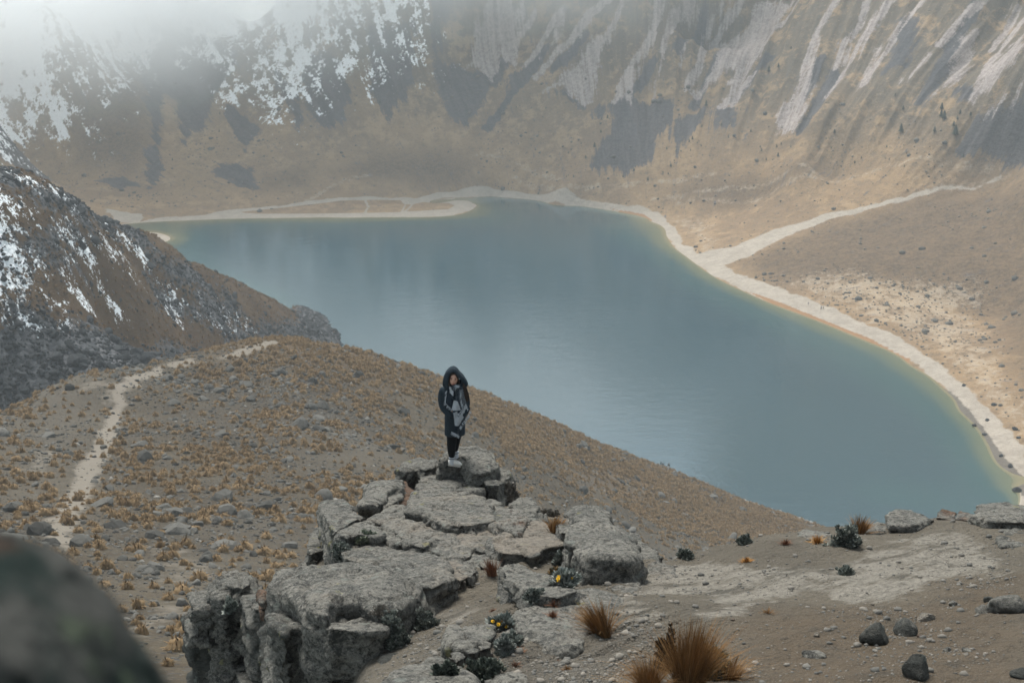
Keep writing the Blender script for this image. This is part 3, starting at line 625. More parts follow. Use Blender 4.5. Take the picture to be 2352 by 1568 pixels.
# ================================================================== ROCKS
def mat_rock(name='grey rock', warm=0.0, dark=0.0):
    t = NT(name); P = t.pos()
    c3 = lambda v: t.math('SUBTRACT', v, .5)
    n1 = t.noise(P, 1.1, 4, .6); n2 = t.noise(P, 5.0, 6, .74); n3 = t.noise(P, 19, 5, .78); n4 = t.noise(P, 62, 3, .75)
    bed = t.noise(t.scale(t.n('ShaderNodeVectorRotate', {'Vector': P, 'Angle': .28}, rotation_type='Y_AXIS').outputs[0], (1.3, 1.8, 17)), 1.0, 6, .7)
    c = t.mix(t.ramp(t.math('ADD', n1, c3(n2)), .3, .7), (0.132, 0.126, 0.112), (0.222, 0.206, 0.178))
    c = t.mix(t.math('MULTIPLY', t.ramp(t.math('ADD', bed, t.math('MULTIPLY', c3(n3), .6)), .50, .62), .7), c, (0.095, 0.092, 0.085))
    c = t.mix(t.math('MULTIPLY', t.ramp(t.math('ADD', n2, t.math('MULTIPLY', c3(n3), .7)), .54, .64), .8), c, (0.070, 0.068, 0.063))
    c = t.mix(t.math('MULTIPLY', t.ramp(t.math('ADD', n3, t.math('MULTIPLY', c3(n4), .6)), .54, .62), .72), c, (0.040, 0.040, 0.038))
    c = t.mix(t.math('MULTIPLY', t.ramp(t.math('ADD', n3, t.math('MULTIPLY', c3(n4), .8)), .45, .36), .6), c, (0.33, 0.308, 0.268))
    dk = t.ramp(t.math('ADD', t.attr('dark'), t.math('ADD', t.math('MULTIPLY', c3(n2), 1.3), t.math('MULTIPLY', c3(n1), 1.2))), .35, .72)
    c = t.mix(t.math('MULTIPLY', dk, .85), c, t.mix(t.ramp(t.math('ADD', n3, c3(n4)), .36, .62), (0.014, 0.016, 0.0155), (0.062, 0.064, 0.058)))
    vl = t.voro(P, 6.5); vc = t.voro(P, 6.5, out=1)
    li = t.math('MULTIPLY', t.ramp(t.math('ADD', vl, t.math('MULTIPLY', c3(n3), 1.3)), .30, .22), t.ramp(t.xyz(vc, 0), .66, .70))
    c = t.mix(t.math('MULTIPLY', li, .5), c, t.mix(t.ramp(t.xyz(vc, 1), .80, .84), (0.20, 0.215, 0.19), (0.25, 0.23, 0.085)))
    st = t.ramp(t.math('ADD', t.attr('stain'), t.math('MULTIPLY', t.math('ADD', c3(n1), c3(n2)), 1.6)), .4, .8)
    c = t.mix(t.math('MULTIPLY', st, .75), c, t.mix(t.ramp(n3, .35, .6), (0.165, 0.075, 0.036), (0.075, 0.045, 0.030)))
    ds = t.ramp(t.math('ADD', t.attr('dust'), t.math('MULTIPLY', t.math('ADD', c3(n2), c3(n1)), 1.3)), .30, .85)
    c = t.mix(t.math('MULTIPLY', ds, t.ramp(n3, .62, .45, .45, .9)), c, t.mix(t.ramp(n3, .35, .65), (0.265, 0.225, 0.182), (0.175, 0.151, 0.124)))
    h = t.math('ADD', t.math('ADD', t.math('MULTIPLY', n2, 1.6), t.math('MULTIPLY', bed, 1.3)), t.math('ADD', t.math('MULTIPLY', n3, 1.3), t.math('MULTIPLY', n4, .5)))
    return t.principled(c, .92, t.bump(h, .9, .045), spec=.15)
M_ROCK = mat_rock()

def lap_smooth(V, E, it, f=.5):
    deg = np.bincount(E.ravel(), minlength=len(V)).astype(float)[:, None]; deg[deg == 0] = 1
    for _ in range(it):
        S = np.zeros_like(V)
        for k in range(3):
            S[:, k] = np.bincount(E[:, 0], V[E[:, 1], k], len(V)) + np.bincount(E[:, 1], V[E[:, 0], k], len(V))
        V = V + f * (S / deg - V)
    return V

def get_v(me):
    a = np.empty(len(me.vertices) * 3, np.float32); me.vertices.foreach_get('co', a); return a.reshape(-1, 3).astype(float)
def get_n(me):
    a = np.empty(len(me.vertices) * 3, np.float32); me.vertex_normals.foreach_get('vector', a); return a.reshape(-1, 3).astype(float)
def get_e(me):
    a = np.empty(len(me.edges) * 2, np.int32); me.edges.foreach_get('vertices', a); return a.reshape(-1, 2)
def set_v(me, V):
    me.vertices.foreach_set('co', np.asarray(V, np.float32).ravel()); me.update()

def voxelize(bm, vox):
    me = bpy.data.meshes.new('tmp'); bm.to_mesh(me); bm.free()
    o = bpy.data.objects.new('tmp', me); COL.objects.link(o)
    md = o.modifiers.new('r', 'REMESH'); md.mode = 'VOXEL'; md.voxel_size = vox; md.use_smooth_shade = True
    dg = bpy.context.evaluated_depsgraph_get(); dg.update()
    res = bpy.data.meshes.new_from_object(o.evaluated_get(dg), depsgraph=dg)
    bpy.data.objects.remove(o); bpy.data.meshes.remove(me)
    return res

def weather(me, seed, amp, sm, strata=1.0, dust=0.0, dark=0.0, stain=0.0, crack=1.0, chipk=1.0):
    """erode edges, open joints and bedding, roughen; then store what lies or grows on the stone, plus a dark tone that also paints shade"""
    V = lap_smooth(get_v(me), get_e(me), sm); set_v(me, V)
    N = get_n(me); P = V + seed * 7.31
    nz = N[:, 2]
    big = fbm(P / .75, 4, seed, .5) * amp
    med = fbm(P / .19, 3, seed + 5, .55) * amp * .26
    b = P[:, 2] + .24 * P[:, 0] + .05 * fbm(P / .5, 2, seed + 9)
    lay = np.floor(b / .15); ly = _h((lay).astype(np.int64), np.full(len(V), seed), np.zeros(len(V), np.int64), 3) * .5 + .5
    fr = b / .15 - lay
    step = (ly - .5) * .075 - .035 * (1 - sstep(0, .14, np.minimum(fr, 1 - fr)))
    side = 1 - sstep(.35, .85, np.abs(nz))
    c1 = np.abs(fbm(P / 1.05, 3, seed + 21, .45)); c2 = np.abs(fbm(np.stack([P[:, 0] / 2.2, P[:, 1] / .62, P[:, 2] / .62], 1), 2, seed + 33, .4))
    ck = -.055 * (1 - sstep(0, .035, c1)) * crack - .035 * (1 - sstep(0, .03, c2)) * crack
    Wp = np.stack([P[:, 0] * .82 + P[:, 1] * .57, -P[:, 0] * .57 + P[:, 1] * .82, P[:, 2] + .28 * P[:, 0]], 1) + .10 * np.stack([vnoise(P / .5, seed + 50), vnoise(P / .5, seed + 51), vnoise(P / .5, seed + 52)], 1)
    g = np.floor(Wp / np.array([.42, .30, .20])).astype(np.int64); g2 = np.floor(Wp / np.array([.17, .13, .10]) + .5).astype(np.int64)
    chip = _h(g[:, 0], g[:, 1], g[:, 2], seed + 60) * .030 * chipk + _h(g2[:, 0], g2[:, 1], g2[:, 2], seed + 61) * .011 * chipk
    fine = fbm(P / .07, 2, seed + 70, .6) * .010
    pit = -.02 * sstep(.45, .7, vnoise(P / .09, seed + 40))
    V = V + N * (big + med + step * side * strata + ck + pit + fine + chip * (.28 + .72 * side))[:, None]
    set_v(me, V)
    up = sstep(.55, .9, nz)
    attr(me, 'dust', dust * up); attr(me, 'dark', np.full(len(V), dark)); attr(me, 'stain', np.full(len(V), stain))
    return me

def slab(name, label, px, dz=0.0, depth=.5, sl=(0, 0), vox=.026, taper=1.04, amp=.04, sm=3, dust=0., dark=0., stain=0., strata=1.0, crack=1.0, bulge=.0, grow=.045, cat='rock', group=None, seed=[0]):
    seed[0] += 1
    c = on_plane(px, dz).mean(0)
    a, b = FA + sl[0], FB + sl[1]
    W = on_plane(px, 0, a, b, c[2] - a * c[0] - b * c[1])
    c = W.mean(0); bm = bmesh.new(); L = W - c
    e1 = L - np.roll(L, 1, 0); e2 = np.roll(L, -1, 0) - L
    nn = np.stack([e1[:, 1] + e2[:, 1], -e1[:, 0] - e2[:, 0]], 1); nn /= np.linalg.norm(nn, axis=1)[:, None] + 1e-9
    if .5 * np.sum(L[:, 0] * np.roll(L[:, 1], -1) - L[:, 1] * np.roll(L[:, 0], -1)) < 0: nn = -nn
    L[:, :2] += nn * grow
    ar = .5 * np.sum(L[:, 0] * np.roll(L[:, 1], -1) - L[:, 1] * np.roll(L[:, 0], -1))
    if ar < 0: L = L[::-1]
    top = [bm.verts.new(p) for p in L]
    inn = [bm.verts.new((p[0] * .6, p[1] * .6, p[2] * .6 + bulge)) for p in L] if bulge else top
    bot = [bm.verts.new((p[0] * taper, p[1] * taper, p[2] - depth)) for p in L]
    n = len(L)
    for i in range(n):
        j = (i + 1) % n
        bm.faces.new((bot[i], bot[j], top[j], top[i]))
        if bulge: bm.faces.new((top[i], top[j], inn[j], inn[i]))
    bm.faces.new(inn); bm.faces.new(bot[::-1])
    bmesh.ops.triangulate(bm, faces=[f for f in bm.faces if len(f.verts) > 4])
    me = voxelize(bm, vox)
    weather(me, seed[0], amp, sm, strata, dust, dark, stain, crack, 1.0 if sm < 8 else .55); me.name = name
    o = obj(name, me, M_ROCK); o.location = c
    return tag(o, label, cat, group)

def blob_mesh(name, seed, sx=1., sy=1., sz=.75, sub=4, facets=9, amp=.07, **kw):
    r = random.Random(seed); bm = bmesh.new(); bmesh.ops.create_icosphere(bm, subdivisions=sub, radius=1.0)
    me = bpy.data.meshes.new(name); bm.to_mesh(me); bm.free()
    V = get_v(me)
    for k in range(facets):
        n = Vector((r.uniform(-1, 1), r.uniform(-1, 1), r.uniform(-.6, 1))).normalized(); d = r.uniform(.55, .82)
        n = np.array(n); s = np.maximum(V @ n - d, 0); V = V - s[:, None] * n * .93
    V = V + V * (fbm(V * 1.9 + seed, 3, seed, .55) * amp * 1.6)[:, None] + V * (fbm(V * 7 + seed, 2, seed + 3, .5) * amp * .35)[:, None]
    V = V * np.array([sx, sy, sz])
    set_v(me, V); me.polygons.foreach_set('use_smooth', np.ones(len(me.polygons), bool))
    n = len(V); attr(me, 'dust', np.full(n, kw.get('dust', 0.))); attr(me, 'dark', np.full(n, kw.get('dark', 0.))); attr(me, 'stain', np.full(n, kw.get('stain', 0.)))
    return me
# ------------------------------------------------------------------ the outcrop, block by block
S_ = slab
S_('outcrop_rock', 'fractured bedrock showing in the joints between the slabs of the outcrop', SA((440,1120),(620,965),(790,965),(920,920),(1130,910),(1290,850),(1330,705),(1500,620),(1950,650),(2090,710)) + SB((180,740),(300,780),(450,850),(560,890),(610,1010),(820,1010),(1020,1200),(1050,1250),(640,1330),(270,1330),(230,1500),(60,1560))
   + SA((2000,1560),(1720,1480),(1690,1560)) + SD((250,260),(310,320),(0,425)) + SCc((1990,440),(1680,300),(1280,175)) + SA((800,1490),(560,1400),(490,1310),(490,1180)), -.075, 1.3, vox=.03, amp=.03, sm=3, grow=-.04, dust=.3, dark=.1)
S_('flat_rock', 'grey slab whose smooth top the hooded woman stands on', SA((1400,570),(1470,430),(1640,290),(1780,280),(1960,290),(2055,405),(1900,500),(1830,550),(1760,580),(1580,570),(1500,600)), 0, .9, dust=.35, amp=.03, sm=8)
S_('boulder', 'rounded lichen-speckled boulder behind the hooded woman, highest on the outcrop', SA((1660,270),(1720,170),(1770,105),(1900,105),(2000,80),(2070,78),(2200,140),(2290,240),(2310,320),(2200,370),(2090,395),(2050,390),(1960,290),(1800,260)), .30, 1.2, sl=(-.05,.12), amp=.06, sm=9, bulge=.08)
S_('flat_rock', 'dark-fronted block under the right edge of the slab the hooded woman stands on', SA((1780,610),(1830,550),(1950,495),(2075,430),(2150,500),(2175,570),(2100,610),(1950,625)), -.02, 1.0, amp=.05, sm=7, dark=.25)
S_('flat_rock', 'cracked block at the far right corner of the summit boulder', SA((2085,425),(2140,395),(2300,345)) + SB((270,350),(370,395),(400,450),(330,500),(250,540),(170,530),(110,505)), .05, 1.1, amp=.06, sm=6, dark=.2)
S_('boulder', 'flat-topped pale boulder left behind the hooded woman with a shadowed front', SA((1175,375),(1230,300),(1290,255),(1420,240),(1550,235),(1640,265),(1540,350),(1480,365),(1350,335),(1250,365)), .12, .62, sl=(0,.05), amp=.04, sm=7, dust=.15)
S_('boulder', 'big round boulder with a black underside overhanging the left slope', SA((700,790),(770,650),(820,550),(960,500),(1170,480),(1185,590),(1060,640),(970,740),(850,780)), .02, .85, amp=.06, sm=10, dark=.22, bulge=.06, taper=.95)
S_('boulder', 'small brown-grey wedge beside the round boulder with the black underside', SA((970,750),(1040,640),(1170,605),(1180,700),(1090,760),(1000,830)), -.05, .45, amp=.04, vox=.025, stain=.15)
S_('flat_rock', 'rust-red tilted slab wedged below the summit rocks', SA((1165,500),(1225,520),(1350,665),(1290,775),(1150,765),(1190,650)), -.08, .5, sl=(-.35,.0), amp=.03, vox=.025, stain=.95)
S_('flat_rock', 'low pale slab in front of the rust-red tilted slab', SA((890,890),(1000,820),(1060,760),(1200,765),(1295,790),(1300,840),(1180,880),(1080,910)), -.02, .45, amp=.04, vox=.025, dust=.15)
S_('flat_rock', 'largest ridged slab at the centre of the outcrop below the summit rocks', SA((1290,840),(1310,700),(1400,640),(1500,605),(1620,625),(1720,615),(1950,640),(2080,700),(2250,870),(2270,960),(2150,975),(1900,1000),(1750,1000),(1640,960),(1500,860),(1380,850)), .13, .6, amp=.045, sm=6, dust=.42, crack=.8)
S_('flat_rock', 'smooth beige slab below the largest ridged slab', SA((1650,985),(1760,1005),(1900,1010),(2160,1050),(2260,1100),(2280,1200),(2140,1300),(1950,1250),(1850,1150),(1740,1065)), .0, .5, amp=.025, dust=.65, crack=.6)
S_('flat_rock', 'thin slab with a rusty front edge lying left of the largest ridged slab', SA((1140,905),(1250,860),(1460,880),(1590,955),(1420,955),(1270,962)), .0, .3, amp=.025, vox=.022, stain=.45)
S_('flat_rock', 'long grey slab running diagonally across the left of the outcrop', SA((790,955),(920,915),(1100,910),(1270,968),(1390,1005),(1555,1095),(1555,1190),(1420,1260),(1300,1230),(1180,1130),(1030,1010),(900,980)), .04, .5, amp=.035, dust=.42)
S_('flat_rock', 'narrow broken slab between the long diagonal slab and the beige slab', SA((1295,975),(1440,955),(1620,965),(1720,1075),(1810,1130),(1800,1170),(1575,1200),(1570,1095),(1400,1015)), .0, .45, amp=.035, dust=.45)
S_('flat_rock', 'rounded overhanging slab at the left edge of the outcrop above a shrub', SA((425,1100),(470,1040),(620,955),(790,960),(900,1020),(975,1100),(860,1145),(700,1105),(540,1150),(470,1135)), .09, .34, amp=.045, sm=8, dark=.1)
S_('flat_rock', 'small square slab inside the left part of the outcrop', SA((895,985),(1020,1015),(1090,1090),(990,1120),(930,1050)), .0, .4, amp=.03, vox=.025)
S_('flat_rock', 'cracked block left of centre with a dark joint along its front', SA((915,1155),(1000,1110),(1100,1100),(1290,1200),(1310,1262),(1200,1255),(1020,1185)), .0, .4, amp=.035, dust=.1)
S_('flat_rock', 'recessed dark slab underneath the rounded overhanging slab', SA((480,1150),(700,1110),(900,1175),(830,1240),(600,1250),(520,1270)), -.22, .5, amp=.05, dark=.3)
S_('flat_rock', 'small brownish block in front of the cracked block left of centre', SA((915,1205),(960,1185),(1180,1265),(1130,1320),(950,1275)), -.1, .4, amp=.035, vox=.025, stain=.1)
S_('flat_rock', 'lens-shaped slab in the middle of the outcrop with a crack below it', SA((1490,1255),(1600,1205),(1760,1180),(1900,1235),(2000,1345),(1980,1385),(1800,1395),(1600,1335)), -.02, .45, amp=.04, dust=.4)
S_('flat_rock', 'grey bedrock step below the lens-shaped slab', SA((1700,1430),(1820,1400),(2000,1390),(2070,1450),(2060,1560),(1900,1600),(1760,1520)), -.1, .5, amp=.05, dust=.2, stain=.15)
S_('flat_rock', 'tall upright slab with a rust streak on its shaded left face', SA((285,775),(330,745),(440,722),(520,780),(740,940),(600,960),(500,1030),(430,1095),(370,1010),(310,900)), .12, 1.7, amp=.04, sm=2, taper=1.0, dark=.18, stain=.12)
S_('boulder', 'dark rounded boulder clinging to the left side of the outcrop', SA((110,1120),(180,1045),(255,1010),(290,1140),(290,1290),(130,1340),(80,1250)), -.35, .9, amp=.07, sm=8, dark=.35)
S_('boulder', 'brown-grey boulder at the foot of the tall upright slab', SA((40,1440),(180,1310),(280,1295),(280,1500),(80,1570),(0,1550)), -.55, 1.0, amp=.06, sm=7, stain=.2, dark=.15)
S_('flat_rock', 'broad low slab behind the big foreground rock mass', SA((490,1310),(560,1270),(800,1275),(1150,1345),(1290,1335),(1420,1345),(1640,1400),(1725,1450),(1690,1560),(1400,1540),(1000,1470),(700,1440),(560,1400)), -.06, .6, amp=.055, dust=.45)
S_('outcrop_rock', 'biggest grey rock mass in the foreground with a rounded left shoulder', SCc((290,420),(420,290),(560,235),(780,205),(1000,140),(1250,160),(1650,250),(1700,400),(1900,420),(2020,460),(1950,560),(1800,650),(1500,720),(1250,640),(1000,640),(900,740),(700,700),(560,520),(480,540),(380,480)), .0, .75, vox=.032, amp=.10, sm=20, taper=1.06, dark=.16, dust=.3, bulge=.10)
S_('outcrop_rock', 'dark steep body carrying the biggest grey rock mass in the foreground', SCc((300,470),(480,540),(560,620),(900,760),(1000,680),(1250,660),(1500,740),(1700,660),(1900,600),(1900,800),(1700,900),(1300,950),(900,950),(500,900),(300,700)), -.5, 2.4, vox=.036, amp=.13, sm=5, taper=1.06, dark=.62, strata=2.4)  # dark tone on body and shoulder paints in the shade of the front
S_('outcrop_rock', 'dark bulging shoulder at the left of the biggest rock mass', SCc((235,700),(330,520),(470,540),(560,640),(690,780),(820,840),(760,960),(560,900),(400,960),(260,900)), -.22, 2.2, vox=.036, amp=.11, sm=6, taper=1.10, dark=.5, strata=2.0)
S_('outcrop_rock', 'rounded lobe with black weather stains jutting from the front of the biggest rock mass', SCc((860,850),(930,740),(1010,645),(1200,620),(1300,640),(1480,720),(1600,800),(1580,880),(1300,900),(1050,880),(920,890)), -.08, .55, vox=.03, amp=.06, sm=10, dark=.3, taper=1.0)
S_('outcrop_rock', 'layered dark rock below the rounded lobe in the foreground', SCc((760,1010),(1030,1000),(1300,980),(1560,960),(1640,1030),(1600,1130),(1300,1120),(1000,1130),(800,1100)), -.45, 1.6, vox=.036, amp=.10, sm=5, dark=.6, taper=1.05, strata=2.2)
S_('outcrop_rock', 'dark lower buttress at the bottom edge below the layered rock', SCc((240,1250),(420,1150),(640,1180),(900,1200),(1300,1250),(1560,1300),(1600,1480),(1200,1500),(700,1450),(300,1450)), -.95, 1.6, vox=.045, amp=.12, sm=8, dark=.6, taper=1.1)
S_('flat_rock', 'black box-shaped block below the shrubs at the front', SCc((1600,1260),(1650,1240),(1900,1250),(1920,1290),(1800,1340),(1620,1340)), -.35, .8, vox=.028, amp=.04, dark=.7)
S_('flat_rock', 'grey slab with a dark undercut edge above the sandy gully', SCc((1300,170),(1420,90),(1800,100)) + SD((0,45),(120,90),(220,150),(250,270),(325,330),(150,390),(0,430)) + SCc((1985,430),(1830,310),(1660,255)), .03, .35, amp=.045, dust=.42)
S_('flat_rock', 'orange-tinged split slab at the head of the sandy gully', SD((230,170),(330,130),(420,190),(510,290),(420,330),(330,310)), -.02, .35, amp=.02, vox=.022, dust=.7, stain=.3)
S_('flat_rock', 'small grey wedge beside the orange-tinged split slab', SD((420,200),(510,185),(560,230),(520,300),(450,250)), .0, .3, amp=.03, vox=.022)
S_('flat_rock', 'broad block with a pale sandy top right of the outcrop centre', SB((230,1190),(380,1110),(560,1120),(620,1010),(690,980),(830,1000),(960,1150),(1030,1200),(1075,1255),(850,1280),(640,1350),(500,1340),(330,1335),(250,1290)), .06, 1.0, amp=.04, sm=6, dust=.85, dark=.12, taper=1.02)
S_('flat_rock', 'flat sandy step between the beige slab and the broad pale-topped block', SB((20,1340),(110,1300),(240,1210),(255,1350),(250,1500),(100,1500)), -.06, .6, amp=.035, dust=.5, stain=.1)
S_('boulder', 'brown-faced boulder on the right of the outcrop below the grey heath plant', SB((205,900),(280,790),(440,830),(560,870),(590,960),(560,1060),(500,1140),(430,1100),(300,1030),(220,1000)), .10, .55, amp=.06, sm=8, stain=.35)
S_('flat_rock', 'small beige slab behind the brown-faced boulder', SB((60,750),(180,720),(300,760),(200,850),(120,820)), .03, .4, amp=.03, vox=.025, dust=.3)
S_('boulder', 'dark block behind the grey heath plant on the right flank', SB((470,770),(560,685),(640,720),(690,790),(690,960),(600,965),(500,850)), -.05, .7, amp=.06, dark=.35)
S_('boulder', 'low dark rock just right of the block behind the heath plant', SB((690,880),(790,880),(835,935),(800,970),(700,975)), -.12, .5, amp=.05, vox=.025, dark=.3)
S_('boulder', 'largest lichen-spotted boulder on the right side of the outcrop', SB((1080,870),(1200,808),(1400,820),(1530,870),(1610,970),(1730,1080),(1840,1230),(1910,1390),(1800,1430),(1600,1420),(1400,1410),(1260,1310),(1290,1200),(1400,1110),(1250,1000),(1170,960)), .22, 1.25, sl=(-.04,-.02), vox=.032, amp=.085, sm=10, bulge=.05, dark=.16, crack=.7)
S_('flat_rock', 'tilted plate resting on the largest lichen-spotted boulder', SB((1130,1150),(1170,1020),(1220,990),(1410,1090),(1390,1140),(1290,1235),(1170,1240)), .27, .36, sl=(.1,0), amp=.03, vox=.025)
S_('boulder', 'yellow-lichened boulder behind the bent straw tuft', SB((970,915),(1130,905),(1195,990),(1150,1120),(1000,1100)), .17, .6, amp=.06, sm=8)
S_('boulder', 'rough flank rock at the far right end of the outcrop', SB((1690,1080),(1800,1130),(1900,1200),(2100,1350),(2145,1450),(2090,1490),(1950,1390),(1850,1260)), -.06, 1.0, amp=.08, dark=.25)
S_('boulder', 'small craggy rock between the rough flank rock and the ledge', SB((1930,1430),(2000,1390),(2100,1440),(2130,1520),(2030,1560),(1950,1530)), -.15, .7, amp=.07, vox=.028, dark=.3)
S_('boulder', 'narrow upright stone wedged in the gap beside the pale-topped block', SB((1070,1230),(1160,1240),(1195,1380),(1180,1460),(1120,1470),(1080,1340)), -.05, .8, amp=.04, vox=.025, dark=.1)
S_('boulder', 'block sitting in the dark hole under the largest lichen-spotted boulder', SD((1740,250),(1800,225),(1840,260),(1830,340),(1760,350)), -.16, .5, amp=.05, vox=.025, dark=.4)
S_('flat_rock', 'leaning blue-grey wedge slab beside the sandy gully', SD((965,225),(1000,175),(1080,160),(1200,210),(1330,285),(1560,375),(1765,465),(1550,525),(1300,490),(1110,400),(1000,370)), .18, .6, sl=(.0,-.03), amp=.018, sm=1, dark=.12)
S_('flat_rock', 'low brownish ledge stone left under the leaning wedge slab', SD((1000,380),(1110,410),(1300,500),(1380,560),(1250,620),(1120,560),(1030,470)), .02, .4, amp=.05, stain=.25, dust=.2)
S_('bedrock_hump', 'low domed bedrock between the wedge slab and the upright straw tuft', SD((1110,760),(1300,600),(1400,565),(1700,495),(1900,455),(2000,450),(2150,505),(2300,570),(2250,640),(2000,660),(1960,930),(1800,1060),(1600,1110),(1400,1070),(1200,950)), .08, .4, amp=.06, sm=14, taper=1.12, dust=.25, crack=.6, strata=.3, vox=.035)
S_('boulder', 'dark boulder in the gap at the near corner of the ledge', SB((2040,1560),(2150,1480),(2300,1500),(2352,1600),(2200,1680),(2080,1650)), -.05, .5, amp=.06, dust=.4)
S_('boulder', 'grey boulder at the left corner of the ledge beside the dark hole', SD((2230,440),(2300,320),(2420,290),(2500,400),(2440,500),(2300,540)), .02, .6, amp=.06, dust=.35)
F_ = 'small rocks in front of the yellow flowers'
for lab, px, dp, kw in [
 ('squarish grey rock with a dark base, leftmost of the row below the yellow flowers', SD((230,990),(280,900),(370,880),(425,935),(410,1060),(300,1100)), .5, dict(dark=.1)),
 ('broad two-part rock second in the row below the yellow flowers', SD((440,930),(500,910),(700,890),(785,905),(760,970),(620,1070),(570,1080),(500,1000)), .45, dict(dark=.05)),
 ('thin stone wedged between the two biggest rocks of the row below the yellow flowers', SD((420,1060),(490,1050),(505,1130),(430,1140)), .35, {}),
 ('smooth low rock in front of the broad two-part rock', SD((600,1095),(700,1050),(800,1075),(770,1140),(640,1150)), .3, {}),
 ('flat oval stone at the foot of the smooth low rock', SD((470,1170),(560,1120),(640,1150),(600,1200),(500,1205)), .22, {}),
 ('light grey flat stone left of the flat oval stone', SD((270,1225),(330,1170),(430,1190),(490,1235),(400,1265),(310,1260)), .25, {}),
 ('dark grey pointed rock beside the silver shrub', SD((830,1040),(900,950),(1000,930),(1065,965),(1050,1060),(930,1110)), .45, dict(dark=.2)),
 ('flat rock above the mossy boulder at the bottom edge', SD((20,1290),(60,1235),(160,1240),(250,1300),(200,1355),(50,1345)), .4, dict(dark=.15))]:
    S_('rock', lab, px, .05, dp, amp=.035, vox=.022, sm=4, grow=.02, group=F_, **kw)
S_('boulder', 'mossy grey boulder cut off by the bottom edge', SCc((1500,1600),(1700,1490),(1850,1400),(2000,1340),(2200,1350)) + SD((0,1345),(200,1375),(400,1425),(540,1520),(560,1640)) + SCc((1800,1680)), .06, .8, amp=.06, sm=10, vox=.032, dark=.1)
S_('rock', 'half-buried dark stone among gravel near the bottom edge', SD((880,1500),(950,1440),(1040,1450),(1100,1520),(1060,1600),(920,1610)), -.02, .3, amp=.03, vox=.025, dark=.2)

# ---- dark crag standing lower, left of the outcrop
CR = 'blocks of the dark crag left of the outcrop'
for lab, px, dz, dp, kw in [
 ('square pink-topped block crowning the dark crag', SE((760,560),(800,480),(890,480),(970,520),(985,575),(900,600),(790,590)), -1.0, .5, dict(dust=.25, dark=.15)),
 ('orange-edged block behind the square block on the dark crag', SE((720,440),(870,430),(885,480),(800,490),(760,545),(710,545)), -1.05, .6, dict(stain=.3)),
 ('sloping brown block left of the square block on the dark crag', SE((610,610),(660,560),(750,545),(760,640),(700,700),(620,660)), -1.1, .6, dict(stain=.15, dark=.1)),
 ('hollowed left corner block of the dark crag', SE((400,760),(430,680),(500,660),(620,650),(650,730),(560,800),(430,800)), -1.25, .6, dict(stain=.2, dark=.35)),
 ('middle block of the dark crag under the square block', SE((700,750),(780,700),(960,710),(985,770),(840,800),(720,800)), -1.35, .8, dict(dark=.4)),
 ('mossy block between the dark crag and the big rock mass', SE((990,610),(1060,595),(1120,640),(1210,740),(1200,840),(1060,820),(1000,720)), -1.1, 1.0, dict(dark=.45)),
 ('orange stone squeezed against the big rock mass', SE((1130,640),(1200,580),(1235,590),(1225,700),(1160,710)), -.7, .6, dict(stain=.6)),
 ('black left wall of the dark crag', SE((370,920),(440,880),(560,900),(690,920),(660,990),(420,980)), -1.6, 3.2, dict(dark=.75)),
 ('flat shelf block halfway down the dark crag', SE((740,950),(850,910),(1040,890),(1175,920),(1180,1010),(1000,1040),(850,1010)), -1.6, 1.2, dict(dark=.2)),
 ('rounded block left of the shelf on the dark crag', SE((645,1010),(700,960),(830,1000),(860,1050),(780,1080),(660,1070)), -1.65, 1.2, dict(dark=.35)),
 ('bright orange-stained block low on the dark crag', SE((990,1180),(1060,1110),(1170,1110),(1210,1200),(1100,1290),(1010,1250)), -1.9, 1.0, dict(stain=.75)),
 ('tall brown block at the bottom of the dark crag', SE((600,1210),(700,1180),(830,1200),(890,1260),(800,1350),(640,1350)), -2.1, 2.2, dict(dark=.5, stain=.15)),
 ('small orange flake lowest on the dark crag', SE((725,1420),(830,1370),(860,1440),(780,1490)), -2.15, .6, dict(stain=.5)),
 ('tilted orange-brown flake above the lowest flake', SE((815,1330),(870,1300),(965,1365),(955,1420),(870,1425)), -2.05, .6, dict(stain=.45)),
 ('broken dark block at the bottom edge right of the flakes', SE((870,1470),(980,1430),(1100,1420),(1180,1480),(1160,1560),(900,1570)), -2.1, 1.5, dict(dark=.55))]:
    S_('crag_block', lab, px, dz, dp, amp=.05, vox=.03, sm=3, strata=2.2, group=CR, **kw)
# ---- rocks along the far edge of the ledge and lying on it
LE = 'rocks along the edge of the ledge'
for lab, px, dz, dp, kw in [
 ('wide dark rock at the ledge edge right of the straw shrub', SF((1585,215),(1650,188),(1720,195),(1835,235),(1750,265),(1620,265)), .16, .45, dict(dark=.25)),
 ('largest flat rock at the right end of the ledge edge', SF((2085,225),(2120,150),(2250,145),(2360,160),(2440,200),(2360,250),(2150,250)), .22, .5, dict(stain=.12)),
 ('shadowed rock cut by the right border below the largest flat rock', SF((2210,345),(2250,300),(2352,305),(2440,320),(2430,390),(2230,385)), .12, .4, dict(dark=.45)),
 ('rust-red pointed rock left in the pair on the ledge edge', SF((1870,232),(1910,190),(1965,200),(1965,240)), .1, .3, dict(stain=.6)),
 ('red-brown rock right in the pair on the ledge edge', SF((1968,232),(2010,195),(2075,215),(2050,245)), .1, .3, dict(stain=.5)),
 ('brown-grey rock touching the straw shrub on the ledge edge', SF((1475,280),(1540,250),(1595,270),(1565,315),(1490,320)), .05, .35, dict(stain=.15)),
 ('low rock left of the shrub at the ledge edge', SF((1085,340),(1150,295),(1225,310),(1290,330),(1240,350),(1120,358)), .05, .3, dict(dust=.2))]:
    S_('rock', lab, px, dz, dp, amp=.05, vox=.03, sm=5, group=LE, **kw)
GR = 'loose stones lying on the sandy ledge'
